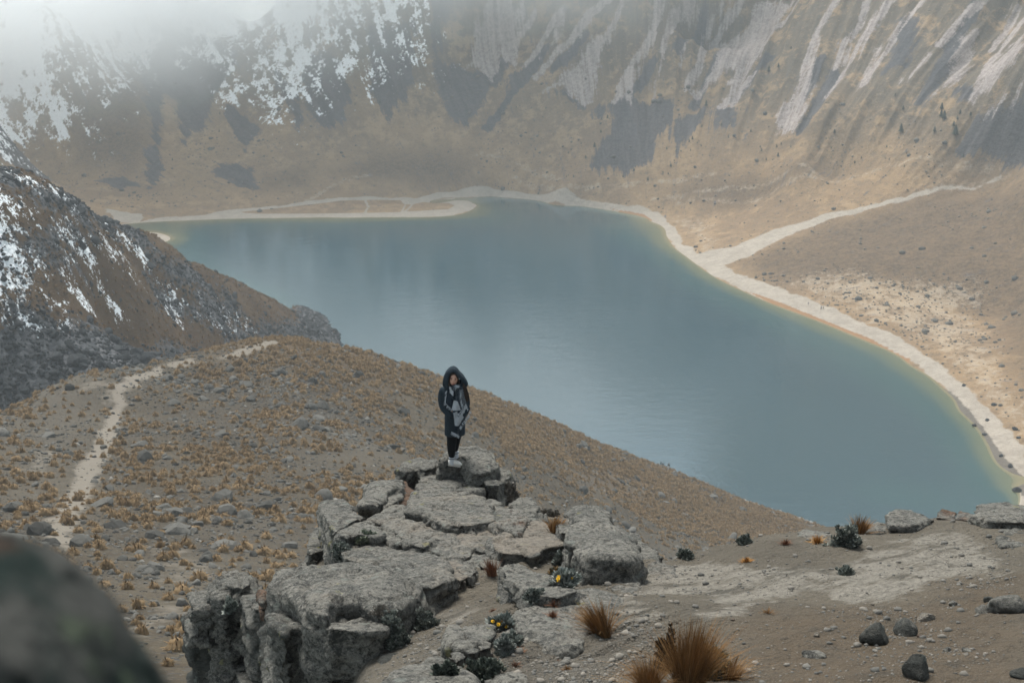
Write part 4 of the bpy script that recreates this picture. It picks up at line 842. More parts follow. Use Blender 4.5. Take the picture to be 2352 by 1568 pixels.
for i, (lab, cx, cy, w, h, kw) in enumerate([
 ('rounded charcoal stone, left of the pair of big dark stones on the sand', 1532, 875, 165, 150, dict(dark=.55)),
 ('angular charcoal stone, right of the pair of big dark stones on the sand', 1692, 845, 155, 115, dict(dark=.5)),
 ('large pyramid-shaped dark stone at the right border of the sand', 2255, 730, 210, 150, dict(dark=.5)),
 ('small brown stone at the foot of the pyramid-shaped stone', 2120, 758, 75, 62, dict(dark=.1, stain=.2)),
 ('dark stone tucked behind the pyramid-shaped stone', 2155, 712, 60, 40, dict(dark=.6)),
 ('tan stone beside dry moss above the pair of dark stones', 1810, 780, 105, 62, dict(dust=.7, stain=.2)),
 ('little dark brown stone on the open sand', 1963, 710, 55, 42, dict(dark=.3, stain=.2)),
 ('flat bluish stone bedded in the sand', 1200, 970, 130, 62, dict(dark=.0)),
 ('big slate-dark stone cut by the bottom edge', 1765, 1095, 170, 175, dict(dark=.6)),
 ('tiny rusty stone under the angular charcoal stone', 1776, 896, 36, 30, dict(stain=.5)),
 ('small pinkish stone alone on the sand', 1206, 878, 38, 34, dict(dust=.6)),
 ('dark shaded stone in the bottom right corner', 2330, 1120, 110, 70, dict(dark=.6)),
 ('tiny pale stone at the edge of the pale bedrock', 1512, 712, 22, 18, dict(dust=.6)),
 ('brown stone half sunk in a hollow of the sand', 1925, 985, 45, 30, dict(dark=.3, stain=.3)),
 ('small stone half sunk beside the brown sunken stone', 2030, 992, 55, 26, dict(dark=.3)),
 ('orange-tan pebble near the tallest straw tuft', 738, 802, 28, 18, dict(stain=.4, dust=.3)),
 ('square pale stone near the tallest straw tuft', 622, 850, 28, 18, dict(dust=.6))]):
    k = 2352. / 4096.; u, v = SF((cx, cy))[0]; pb = SF((cx, cy + h * .38))[0]
    W = on_ledge([pb])[0]; d = np.linalg.norm(W - EYE); s = d / FPX / 1.3868 * k
    me = blob_mesh('stone', 300 + i, w * s / 2 * 1.05, w * s / 2 * .9, max(h * s / 2 * 1.0, w * s * .24), 4, 10, .07, **kw)
    o = obj('stone', me, M_ROCK); o.location = (W[0], W[1] + w * s * .2, ledge_z(W[0], W[1] + w * s * .2)[0] + h * s * .22); o.rotation_euler = (0, 0, i * 1.3)
    tag(o, lab, 'stone', GR)

# ---- out-of-focus boulder close to the eye
px = [(-260,1215),(-60,1226),(30,1240),(100,1256),(165,1290),(205,1325),(245,1352),(275,1395),(300,1440),(322,1478),(352,1520),(398,1580),(470,1700),(420,1900),(-300,1900)]
bm = bmesh.new(); R_ = ray(px); c0 = EYE + R_ * (1.02 / R_[:, 1])[:, None]; o0 = c0.mean(0)
f0 = [bm.verts.new(p - o0) for p in c0]; f1 = [bm.verts.new((EYE + (p - EYE) * .80 - o0) + np.array([-.05, 0, -.07])) for p in c0]; f2 = [bm.verts.new((EYE + (p - EYE) * 1.4 - o0) + np.array([-.16, 0, -.2])) for p in c0]
n = len(px)
for i in range(n):
    j = (i + 1) % n
    bm.faces.new((f0[i], f0[j], f1[j], f1[i])); bm.faces.new((f2[i], f2[j], f0[j], f0[i]))
bm.faces.new(f1); bm.faces.new(f2[::-1]); bmesh.ops.recalc_face_normals(bm, faces=bm.faces)
bmesh.ops.triangulate(bm, faces=[f for f in bm.faces if len(f.verts) > 4])
me = voxelize(bm, .012); V = lap_smooth(get_v(me), get_e(me), 4); set_v(me, V); N = get_n(me)
set_v(me, V + N * (fbm(V / .16, 4, 77, .55) * .016)[:, None]); me.name = 'boulder'
def mat_near():
    t = NT('mossy near rock'); P = t.pos(); n1 = t.noise(P, 8, 4, .6); n2 = t.noise(P, 30, 4, .6); n3 = t.noise(P, 9.0, 3, .5)
    c = t.mix(t.ramp(n1, .4, .6), (0.048, 0.047, 0.043), (0.010, 0.016, 0.014))
    c = t.mix(t.math('MULTIPLY', t.ramp(n2, .55, .65), .8), c, (0.004, 0.006, 0.0055))
    c = t.mix(t.math('MULTIPLY', t.ramp(n3, .60, .68), .7), c, (0.075, 0.09, 0.058))
    c = t.mix(t.math('MULTIPLY', t.ramp(n3, .36, .28), .6), c, (0.045, 0.026, 0.018))
    return t.principled(c, .95, t.bump(n2, .6, .03), spec=.1)
o = obj('boulder', me, mat_near()); o.location = o0
tag(o, 'dark blurred boulder close to the viewer in the bottom left corner', 'rock')
# ================================================================== GRASS TUFTS AND STONES ON THE HILLS
def tuft_lo(seed, n=44):
    r = np.random.default_rng(seed); V = []; F = []; rn = []
    for k in range(4):
        el = k / 3.2 * PI / 2
        for i in range(9):
            q = r.uniform(.70, 1.0); a = 2 * PI * i / 9 + k * .3; V.append((math.cos(a) * math.cos(el) * .80 * q, math.sin(a) * math.cos(el) * .80 * q, math.sin(el) * .82 * q)); rn.append(r.uniform(.1, .9))
    F += [(k * 9 + i, k * 9 + (i + 1) % 9, (k + 1) * 9 + (i + 1) % 9, (k + 1) * 9 + i) for k in range(3) for i in range(9)]
    for i in range(n):
        a = r.uniform(0, 2 * PI); el = r.uniform(.25, 1.45); L = r.uniform(.82, 1.06); w = r.uniform(.032, .058)
        d = np.array([math.cos(a) * math.cos(el), math.sin(a) * math.cos(el), math.sin(el)]); s = np.array([-math.sin(a), math.cos(a), 0]) * w
        b = np.array([math.cos(a), math.sin(a), 0]) * .12
        m = b + d * L * .6 + np.array([0, 0, .06]); e = b + d * L + np.array([0, 0, -.16 * math.cos(el)])
        k = len(V); V += [b - s, b + s, m + s, m - s, e + s * .2, e - s * .2]; F += [(k, k + 1, k + 2, k + 3), (k + 3, k + 2, k + 4, k + 5)]
    V = np.array(V) * np.array([.5, .5, .62]); return V, np.array(F), np.concatenate([rn, np.repeat(r.random(n), 6)])
def mat_straw(name='straw', a=(0.200, 0.138, 0.078), b=(0.105, 0.067, 0.035)):
    t = NT(name); f = t.math('ADD', t.math('MULTIPLY', t.attr('rnd'), .55), t.math('MULTIPLY', t.orand(), .45))
    return t.principled(t.mix(t.ramp(f, .62, .85), t.mix(t.ramp(f, .1, .6), b, a), tuple(x * 1.25 for x in a)), .9, spec=.05)
M_STRAW = mat_straw()
TUFTS = []
for s in range(8):
    V, F, rn = tuft_lo(500 + s); me = mesh_from('grass_tuft', V, F, False); attr(me, 'rnd', rn); me.materials.append(M_STRAW); TUFTS.append((me, V, F, rn))
def tiny(seed):
    bm = bmesh.new(); bmesh.ops.create_icosphere(bm, subdivisions=1, radius=1.0); r = np.random.default_rng(seed)
    V = np.array([v.co[:] for v in bm.verts]) * r.uniform(.7, 1.15, (len(bm.verts), 1)) * np.array([1, .8, .65]); bm.verts.ensure_lookup_table(); F = np.array([[v.index for v in f.verts] for f in bm.faces]); bm.free(); return None, V, F
def stone_lo(seed, sub=2):
    me = blob_mesh('stone', seed, 1, .85, .68, sub, 9, .07)
    V = get_v(me); F = np.array([tuple(p.vertices) for p in me.polygons]); return me, V, F
def mat_stone(name, a, b, p):
    t = NT(name); P = t.pos(); n = t.noise(P, 2.2, 4, .65); f = t.math('ADD', t.math('MULTIPLY', t.attr('rnd'), .6), t.math('MULTIPLY', t.orand(), .4))
    c = t.mix(t.ramp(f, .1, .8), a, b); c = t.mix(t.ramp(f, .90, .96), c, p); c = t.mix(t.math('MULTIPLY', t.ramp(n, .5, .66), .5), c, a)
    return t.principled(c, .95, t.bump(n, .6, .12), spec=.1)
M_STONE = mat_stone('grey stone', (0.046, 0.044, 0.040), (0.135, 0.128, 0.115), (0.36, 0.33, 0.29))
M_STONED = mat_stone('dark lava stone', (0.016, 0.018, 0.020), (0.055, 0.057, 0.060), (0.11, 0.11, 0.11))
STONES = [stone_lo(600 + s) for s in range(8)]; TINY0 = [tiny(660 + s) for s in range(6)]; SMALL = [stone_lo(640 + s, 1) for s in range(6)]
for L in (STONES, SMALL):
    for me, V, F in L:
        me.polygons.foreach_set('use_smooth', np.zeros(len(me.polygons), bool))
        me.materials.append(M_STONE); attr(me, 'rnd', np.full(len(V), .4))

def project(P):
    q = np.asarray(P) - EYE; zc = q[:, 1] * CP - q[:, 2] * SP; yc = q[:, 1] * SP + q[:, 2] * CP
    return 1176 + q[:, 0] / zc * FPX, 784 - yc / zc * FPX
FRONT = np.array([(-50,1225),(60,1235),(200,1325),(290,1420),(400,1580),(400,1400),(440,1320),(520,1300),(620,1330),(700,1290),(690,1240),(740,1150),(830,1160),(840,1110),(920,1100),(920,1050),(1000,1045),(1100,1015),(1170,1090),(1220,1150),(1300,1160),(1400,1170),(1510,1290),(1650,1245),(1850,1205),(2040,1165),(2352,1150),(2500,1150),(2500,1700),(-50,1700)], float)
def merged(name, items, mat, label, cat):
    """items: list of (V, F, rnd) -> one object for the growth nobody could count"""
    off = 0; Vs = []; Fs = []; Rs = []
    for V, F, r in items:
        Vs.append(V); Fs.append(F + off); Rs.append(r); off += len(V)
    me = mesh_from(name, np.vstack(Vs), np.vstack(Fs), False); attr(me, 'rnd', np.concatenate(Rs)); me.materials.append(mat)
    return tag(obj(name, me), label, cat, kind='stuff')
def scatter(P, size, protos, rndv, n_ind, name, stuff_name, labels, stuff_label, cat, group, mat, sink=.0, tilt=.0, squash=(.8, 1.2)):
    """the n_ind that show largest become objects of their own, the rest one mesh"""
    u, v = project(P); d = np.linalg.norm(P - EYE, axis=1)
    vis = (u > 5) & (u < 2347) & (v > 3) & (v < 1560) & (poly_sd(u, v, FRONT) < -8)
    app = np.where(vis, size / d, 0); order = np.argsort(-app); ind = set(order[:n_ind].tolist())
    rot = RNG.uniform(0, 2 * PI, len(P)); sq = RNG.uniform(squash[0], squash[1], len(P)); tl = RNG.normal(0, tilt, (len(P), 2)) if tilt else np.zeros((len(P), 2)); items = []
    for i in range(len(P)):
        pr = protos[i % len(protos)]; s = size[i]; p = P[i] - np.array([0, 0, sink * s])
        if i in ind:
            o = bpy.data.objects.new(name, pr[0]); COL.objects.link(o); o.location = p; o.rotation_euler = (tl[i, 0], tl[i, 1], rot[i]); o.scale = (s, s, s * sq[i])
            tag(o, labels(u[i], v[i], d[i]), cat, group)
        else:
            c, q = math.cos(rot[i]), math.sin(rot[i]); V = pr[1] * (s, s, s * sq[i])
            V = np.stack([V[:, 0] * c - V[:, 1] * q, V[:, 0] * q + V[:, 1] * c, V[:, 2] + V[:, 0] * tl[i, 0] + V[:, 1] * tl[i, 1]], 1) + p
            items.append((V, pr[2], (pr[3] * .5 + rndv[i] * .5) if len(pr) > 3 else np.full(len(V), rndv[i])))
    if items: merged(stuff_name, items, mat, stuff_label, cat)

# ---- ridge: candidates come from the ridge mesh vertices, weighted by ground area
rx, ry, rz = RIDGE['x'], RIDGE['y'], RIDGE['z']
def in_sight(x, y, z, nb=1500):
    a = np.arctan2(x, y); k = ((a - a.min()) / (a.max() - a.min() + 1e-9) * (nb - 1)).astype(int); r = np.hypot(x, y); e = (z - CAM_Z) / r
    o = np.lexsort((r, k)); ks, es = k[o], e[o]; off = ks * 10.0
    run = np.maximum.accumulate(es + off) - off; ok = np.empty(len(x), bool); ok[o] = es >= run - .012
    return ok
rad = np.hypot(rx, ry); cell = rad * rad; seen = in_sight(rx, ry, rz) & (rz > .3) & (rad > 50) & (np.abs(np.arctan2(rx, ry)) < math.radians(25.5))
def pick(w, n, jit):
    w = np.where(seen, w * cell, 0); i = RNG.choice(len(rx), n, replace=True, p=w / w.sum())
    X = rx[i] + RNG.normal(0, jit, n); Y = ry[i] + RNG.normal(0, jit, n); return np.stack([X, Y, mh_z(X, Y)], 1), i
patch = fbm2(rx / 9, ry / 9, 4, 151, .6) * 1.3; patch2 = fbm2(rx / 26, ry / 26, 3, 153, .55)
wt = (.10 + 1.25 * RIDGE['orange'] * (.45 + .55 * sstep(-.25, .3, patch)) + .55 * sstep(.05, .35, patch + .4 * patch2)) * (1 - .97 * RIDGE['path']) * (1 - .8 * RIDGE['bare']) * (1 - .35 * RIDGE['dark_soil'])
P, ii = pick(wt, 21000, .4); sz = RNG.gamma(5, .19, len(P)) * (1 + .12 * RIDGE['orange'][ii]); sz = np.clip(sz, .35, 1.8)
scatter(P, sz, TUFTS, RNG.random(len(P)), 300, 'grass_tuft', 'tussock_grass', lambda u, v, d: 'round straw-coloured grass tuft growing on the near slope of the brown ridge', 'straw-coloured tussock grass covering the far part of the brown ridge', 'grass', 'grass tufts on the ridge', M_STRAW, .03, .12)
sp = fbm2(rx / 14, ry / 14, 4, 161, .6)
ws = (.12 + 1.0 * sstep(.0, .4, sp) + .7 * RIDGE['dark_soil']) * (1 - .95 * RIDGE['path']) * (1 - .45 * RIDGE['bare'])
P, ii = pick(ws, 16000, .4); sz = np.clip(RNG.pareto(2.4, len(P)) * .17 + .13, .13, 1.5)
extra = [(820,915,1.1),(910,900,.7),(1270,1045,1.5),(1215,1040,1.3),(1330,1025,1.4),(1460,1100,1.6),(1410,1130,1.5),(1210,1025,1.3),(1160,935,1.2),(250,1185,.8),(290,1150,.8),(255,1180,.6),(470,1285,.7),(480,1282,.8),(500,1120,.9),(495,1075,1.0),(215,1110,.9),(220,1100,.8),(480,1280,.9),(530,930,1.1),(545,920,.9),(960,945,.8),(1000,960,.7),(560,1000,.8),(650,1060,.8),(440,1185,.8),(330,1185,.7),(420,1230,.8)]
E = on_mh([e[:2] for e in extra]); P = np.vstack([P, E]); sz = np.concatenate([sz, [e[2] * .75 for e in extra]])
protos = STONES
scatter(P, sz, protos, RNG.random(len(P)), 300, 'stone', 'stony_ground', lambda u, v, d: 'grey angular stone lying among grass tufts on the near slope of the brown ridge', 'small grey stones strewn over the brown ridge', 'stone', 'stones on the ridge', M_STONE, -.05, .25, (.7, 1.4))
sp2 = fbm2(rx / 20, ry / 20, 4, 165, .6); ws2 = (.35 + 1.0 * sstep(-.1, .4, sp2)) * (1 - .93 * RIDGE['path']) * (1 - .45 * RIDGE['bare']); ws2 = np.where(seen, ws2 * rad ** 1.3, 0)
i = RNG.choice(len(rx), 42000, p=ws2 / ws2.sum()); X = rx[i] + RNG.normal(0, .4, len(i)); Y = ry[i] + RNG.normal(0, .4, len(i)); P = np.stack([X, Y, mh_z(X, Y)], 1); d = np.hypot(X, Y)
sz = np.clip((.075 + RNG.pareto(2.8, len(i)) * .085) * (d / 150) ** .6, .07, .6); rn = RNG.random(len(i)); a = RNG.uniform(0, 6.28, len(i))
base = [np.array(v[1]) for v in TINY0]; Vs = np.stack([base[k % len(base)] for k in range(len(i))]); c, q = np.cos(a)[:, None], np.sin(a)[:, None]
VV = np.stack([Vs[..., 0] * c - Vs[..., 1] * q, Vs[..., 0] * q + Vs[..., 1] * c, Vs[..., 2]], 2) * sz[:, None, None] + P[:, None, :]
nv = VV.shape[1]; FF = (TINY0[0][2][None] + (np.arange(len(i)) * nv)[:, None, None]).reshape(-1, 3)
me = mesh_from('pebbles', VV.reshape(-1, 3), FF, False); attr(me, 'rnd', np.repeat(rn, nv)); me.materials.append(mat_stone('ridge pebbles', (0.026, 0.025, 0.023), (0.125, 0.118, 0.105), (0.30, 0.275, 0.24)))
tag(obj('pebbles', me), 'countless small pebbles covering the soil of the brown ridge', 'pebbles', kind='stuff')
# ---- pale stones along the ridge's water edge
sh = (rz > .05) & (rz < 1.6) & (rx > 20)
i = RNG.choice(np.where(sh)[0], 240); P = np.stack([rx[i], ry[i], np.maximum(rz[i], .05)], 1)
M_PALE = mat_stone('pale shore stone', (0.16, 0.155, 0.145), (0.42, 0.40, 0.37), (0.55, 0.53, 0.5))
PALES = []
for me, V, F in SMALL:
    m2 = me.copy(); m2.materials.clear(); m2.materials.append(M_PALE); m2.name = 'shore_stone'; PALES.append((m2, V, F))
scatter(P, np.clip(RNG.gamma(3, .22, len(P)), .25, 1.5), PALES, RNG.random(len(P)), 240, 'shore_stone', 'shore_gravel', lambda u, v, d: 'pale stone on the water edge below the brown ridge', '', 'stone', 'pale stones on the near shore', M_PALE, .1, .2)

# ---- left hill boulders
hx, hy, hr = LHILL['x'], LHILL['y'], LHILL['rock']
hw = in_sight(hx, hy, LHILL['z']) * np.hypot(hx, hy) ** 1 * (np.abs(np.arctan2(hx, hy)) < math.radians(26)) * (LHILL['z'] > -.5)
w = hw * (.03 + sstep(.25, .8, hr + .35 * fbm2(hx / 9, hy / 9, 3, 171, .6))); w = w / w.sum()
i = RNG.choice(len(hx), 8500, p=w); X = hx[i] + RNG.normal(0, .8, len(i)); Y = hy[i] + RNG.normal(0, .8, len(i)); P = np.stack([X, Y, lh_z(X, Y)], 1)
DARKS = []
for me, V, F in STONES:
    m2 = me.copy(); m2.materials.clear(); m2.materials.append(M_STONED); m2.name = 'lava_boulder'; DARKS.append((m2, V, F))
u, v = project(P); low = sstep(700, 900, v) * sstep(700, 300, u)
sz = np.clip(RNG.pareto(3.0, len(P)) * .55 + .38, .38, 2.3) * (.75 + .35 * low)
scatter(P, sz, DARKS, RNG.random(len(P)), 300, 'lava_boulder', 'boulder_field', lambda u, v, d: 'dark lava boulder in the boulder field at the foot of the snowy left hill', 'dark lava boulders scattered over the snowy left hill', 'boulder', 'boulders on the left hill', M_STONED, .15, .25, (.8, 1.4))
# ---- rusty grass on the left hill
w = hw * (1 - sstep(.3, .7, hr)) * (LHILL['snow'] < .35); w = w / w.sum()
i = RNG.choice(len(hx), 7000, p=w); X = hx[i] + RNG.normal(0, .8, len(i)); Y = hy[i] + RNG.normal(0, .8, len(i)); P = np.stack([X, Y, lh_z(X, Y)], 1)
M_RUSTG = mat_straw('rusty straw', (0.135, 0.080, 0.038), (0.055, 0.031, 0.016))
items = []
for k in range(len(P)):
    pr = TUFTS[k % 8]; s = RNG.uniform(.6, 1.3); a = RNG.uniform(0, 6.28); c, q = math.cos(a), math.sin(a); V = pr[1] * s
    items.append((np.stack([V[:, 0] * c - V[:, 1] * q, V[:, 0] * q + V[:, 1] * c, V[:, 2]], 1) + P[k], pr[2], pr[3] * .4 + RNG.random() * .6))
merged('hill_grass', items, M_RUSTG, 'rust-brown grass covering the snowy left hill', 'grass')

# ---- boulders and scrub on the far apron and the right-hand plain
fr_ = np.hypot(fx, fy); vis = (np.abs(np.arctan2(fx, fy)) < math.radians(21)) & (fz > 1.0) & (fz < 60) & (M_sand < .3)
w = fr_ * vis * (.25 + sstep(.1, .5, fbm2(fx / 30, fy / 30, 3, 181, .6)) + 2.0 * (M_bare > .4) * (fy < 680)); w = w / w.sum()
i = RNG.choice(len(fx), 3000, p=w); P = np.stack([fx[i], fy[i], fz[i]], 1)
GRN = mat_stone('far scrub and boulders', (0.06, 0.062, 0.058), (0.14, 0.125, 0.105), (0.26, 0.235, 0.2))
items = []
for k in range(len(P)):
    me, V, F = SMALL[k % 6]; s = min(.45 + RNG.pareto(2.6) * .38, 2.4); a = RNG.uniform(0, 6.28); c, q = math.cos(a), math.sin(a); W = V * s
    items.append((np.stack([W[:, 0] * c - W[:, 1] * q, W[:, 0] * q + W[:, 1] * c, W[:, 2]], 1) + P[k], F, np.full(len(V), RNG.random())))
merged('far_boulders', items, GRN, 'small dark boulders and scrub strewn over the far apron and the plain', 'boulders')
BE = 'dark boulders on the right-hand beach'
far_b = [(2284,930,1.0,'on the sand high on the beach, uppermost of the dark beach boulders'),(2268,965,.8,'on the sand just below the uppermost beach boulder'),(2332,985,1.1,'on the sand at the right border of the photo'),(2340,1005,.7,'below the boulder at the right border of the photo'),(2300,1047,.8,'near the dark wet strip of the beach'),
 (2320,1070,1.0,'beside the wet strip, close to the right border'),(2334,1128,1.4,'by the water at the bottom of the beach'),(2214,885,.8,'on the sand above the bend of the beach'),(2238,978,.9,'at the water line beside the bend of the beach'),(2262,998,.9,'in the shallow water under the bend of the beach')]
W = on_far([e[:2] for e in far_b])
for k, e in enumerate(far_b):
    o = bpy.data.objects.new('beach_boulder', DARKS[k % 8][0]); COL.objects.link(o); p = W[k]; o.location = (p[0], p[1], max(p[2], 0) + .15); o.scale = (e[2] * 1.2,) * 3; o.rotation_euler = (0, 0, k)
    tag(o, 'dark boulder ' + e[3], 'boulder', BE)

# ---- conifers on the far slope
def conifer():
    r = np.random.default_rng(5); V = []; F = []
    for k in range(9):
        z0 = .12 + .88 * k / 9; rad = .30 * (1 - k / 9.6) ** .8; n = 9; zt = z0 + .19; b = len(V); V.append((0, 0, min(zt, 1.0)))
        for i in range(n * 2):
            a = PI * i / n + k; q = rad * (r.uniform(.75, 1.2) if i % 2 == 0 else r.uniform(.45, .6)); V.append((math.cos(a) * q, math.sin(a) * q, z0 - (.05 if i % 2 == 0 else 0)))
        F += [(b, b + 1 + i, b + 1 + (i + 1) % (2 * n)) for i in range(2 * n)]
    return mesh_from('crown', np.array(V), np.array(F), False)
t = NT('conifer needles'); M_CON = t.principled(t.mix(t.orand(), (0.010, 0.020, 0.013), (0.022, 0.034, 0.02)), .9, spec=.1)
t = NT('conifer bark'); M_BARK = t.principled((0.07, 0.05, 0.035, 1), .9, spec=.1)
cr = conifer(); cr.materials.append(M_CON)
bm = bmesh.new(); bmesh.ops.create_cone(bm, cap_ends=True, segments=7, radius1=.035, radius2=.012, depth=.5, matrix=Matrix.Translation((0, 0, .22)))
tk = bpy.data.meshes.new('trunk'); bm.to_mesh(tk); bm.free(); tk.materials.append(M_BARK)
T6 = [(891,489,20),(1280,237,11),(1180,312,20),(1222,328,15),(438,563,13),(411,568,10),(408,621,11),(379,676,18),(338,722,11),(318,665,8),(560,772,13),(510,803,9),(624,820,12),(711,677,9),(872,584,9),(961,580,10),(1097,601,11),(829,638,12),(814,645,10),(869,665,8),(820,687,7),(757,686,7),(745,735,7),(730,757,12),(718,792,9),(694,787,7),(1147,680,10),(1216,660,10),(1237,655,8),(1222,702,14),(1169,710,9),(1280,677,7),(1480,627,14),(1757,481,10),(1795,520,14),(1785,612,28),(1850,582,6),(1938,625,18),(1972,507,22),(1970,540,22),(1982,560,28),(2055,545,16),(2043,580,13),(2103,556,14),(2025,607,18),(2033,635,34),(2072,728,13),(1573,758,9),(1603,743,8),(1516,756,7),(1720,689,9),(1802,772,7),(1732,742,7),(1776,650,7),(1465,694,7),(994,632,6),(1050,516,6),(283,806,9),(250,806,7),(292,498,6),(20,522,6)]
px = H6([(a, b + h / 2) for a, b, h in T6]) + H5([(1010,522),(1007,607),(792,735),(1745,474),(1632,501),(283,746)]); hh = [t_[2] for t_ in T6] + [9, 9, 9, 9, 8, 6]
W = on_far(px)
special = {45: 'tallest dark conifer on the far right slope, lowest of its clump', 35: 'broad dark conifer standing alone left of the clump on the far right slope', 40: 'wide dark conifer in the middle of the clump on the far right slope'}
for k in range(len(px)):
    d = np.linalg.norm(W[k] - EYE); h = hh[k] / 2 * d / FPX * 1.45
    r = empty('conifer', (W[k][0], W[k][1], far_z(W[k][0], W[k][1])[0] - .1), k * 1.7); r.scale = (h * 1.15, h * 1.15, h)
    tag(r, special.get(k, 'small dark green conifer dotted on the far grassy crater slope'), 'tree', 'conifers on the far slope')
    obj('crown', cr, None, r); obj('trunk', tk, None, r)
# ================================================================== PLANTS ON THE OUTCROP AND THE LEDGE
from mathutils.bvhtree import BVHTree
bpy.context.view_layer.update()
FORE = [o for o in COL.objects if o.type == 'MESH' and o.name.split('.')[0] in ('flat_rock', 'boulder', 'rock', 'outcrop_rock', 'bedrock_hump', 'rocky_ledge') and (o.location.y > 3 or o.name == 'rocky_ledge')]
TREES = []
for o in FORE:
    V = get_v(o.data) + np.array(o.location); TREES.append((o, BVHTree.FromPolygons([tuple(v) for v in V], [tuple(p.vertices) for p in o.data.polygons])))
def hit(u, v):
    """the point of rock or sand seen at a survey pixel"""
    r = Vector(ray((u, v))[0]); best = None
    for o, t in TREES:
        h = t.ray_cast(Vector(EYE), r, 60)
        if h[0] is not None and (best is None or h[3] < best[1]): best = (h[0], h[3])
    return np.array(best[0]) if best else on_plane((u, v))[0]
def drop_z(x, y):
    z = -1e9
    for o, t in TREES:
        h = t.ray_cast(Vector((x, y, 185)), Vector((0, 0, -1)), 60)
        if h[0] is not None: z = max(z, h[0].z)
    return z

def tuft_hi(seed, n, H, spread, lean=(0, 0), w=.0035, droop=.5, base=.06):
    r = np.random.default_rng(seed); V = []; F = []; R = []
    for i in range(n):
        a = r.uniform(0, 2 * PI); q = abs(r.normal(0, spread)); L = H * r.uniform(.55, 1.1)
        d = np.array([math.cos(a) * q + lean[0], math.sin(a) * q + lean[1], 1.0]); d /= np.linalg.norm(d)
        b = np.array([math.cos(a), math.sin(a), 0]) * r.uniform(0, base); g = np.array([math.cos(a), math.sin(a), 0]) * droop * r.uniform(.2, 1.2) * q + np.array([lean[0], lean[1], 0]) * .35
        s = np.array([-math.sin(a + r.normal(0, .8)), math.cos(a), 0]) * w; k = len(V)
        for j in range(5):
            t_ = j / 4; p = b + d * L * t_ + (g - np.array([0, 0, np.linalg.norm(g) * .55])) * L * t_ ** 2.2; ww = s * (1 - t_ * .85)
            V += [p - ww, p + ww]
        F += [(k + 2 * j, k + 2 * j + 1, k + 2 * j + 3, k + 2 * j + 2) for j in range(4)]; R += [r.random()] * 10
    me = mesh_from('grass_tuft', np.array(V), np.array(F), False); attr(me, 'rnd', R); return me
def mat_blades(name, a, b, c):
    t = NT(name); f = t.math('ADD', t.math('MULTIPLY', t.attr('rnd'), .8), t.math('MULTIPLY', t.orand(), .2))
    col = t.mix(t.ramp(f, 0, .6), a, b); col = t.mix(t.ramp(f, .6, 1), col, c)
    return t.principled(col, .8, spec=.1)
M_B1 = mat_blades('dry bunch grass', (0.10, 0.055, 0.022), (0.22, 0.115, 0.045), (0.36, 0.22, 0.10))
M_B2 = mat_blades('reddish grass', (0.11, 0.05, 0.03), (0.20, 0.095, 0.055), (0.30, 0.17, 0.10))
M_B3 = mat_blades('orange moss grass', (0.20, 0.09, 0.025), (0.34, 0.17, 0.05), (0.42, 0.25, 0.10))
def put(u, v): return hit(u, v)
BG = 'dry grass tufts on the outcrop and the ledge'
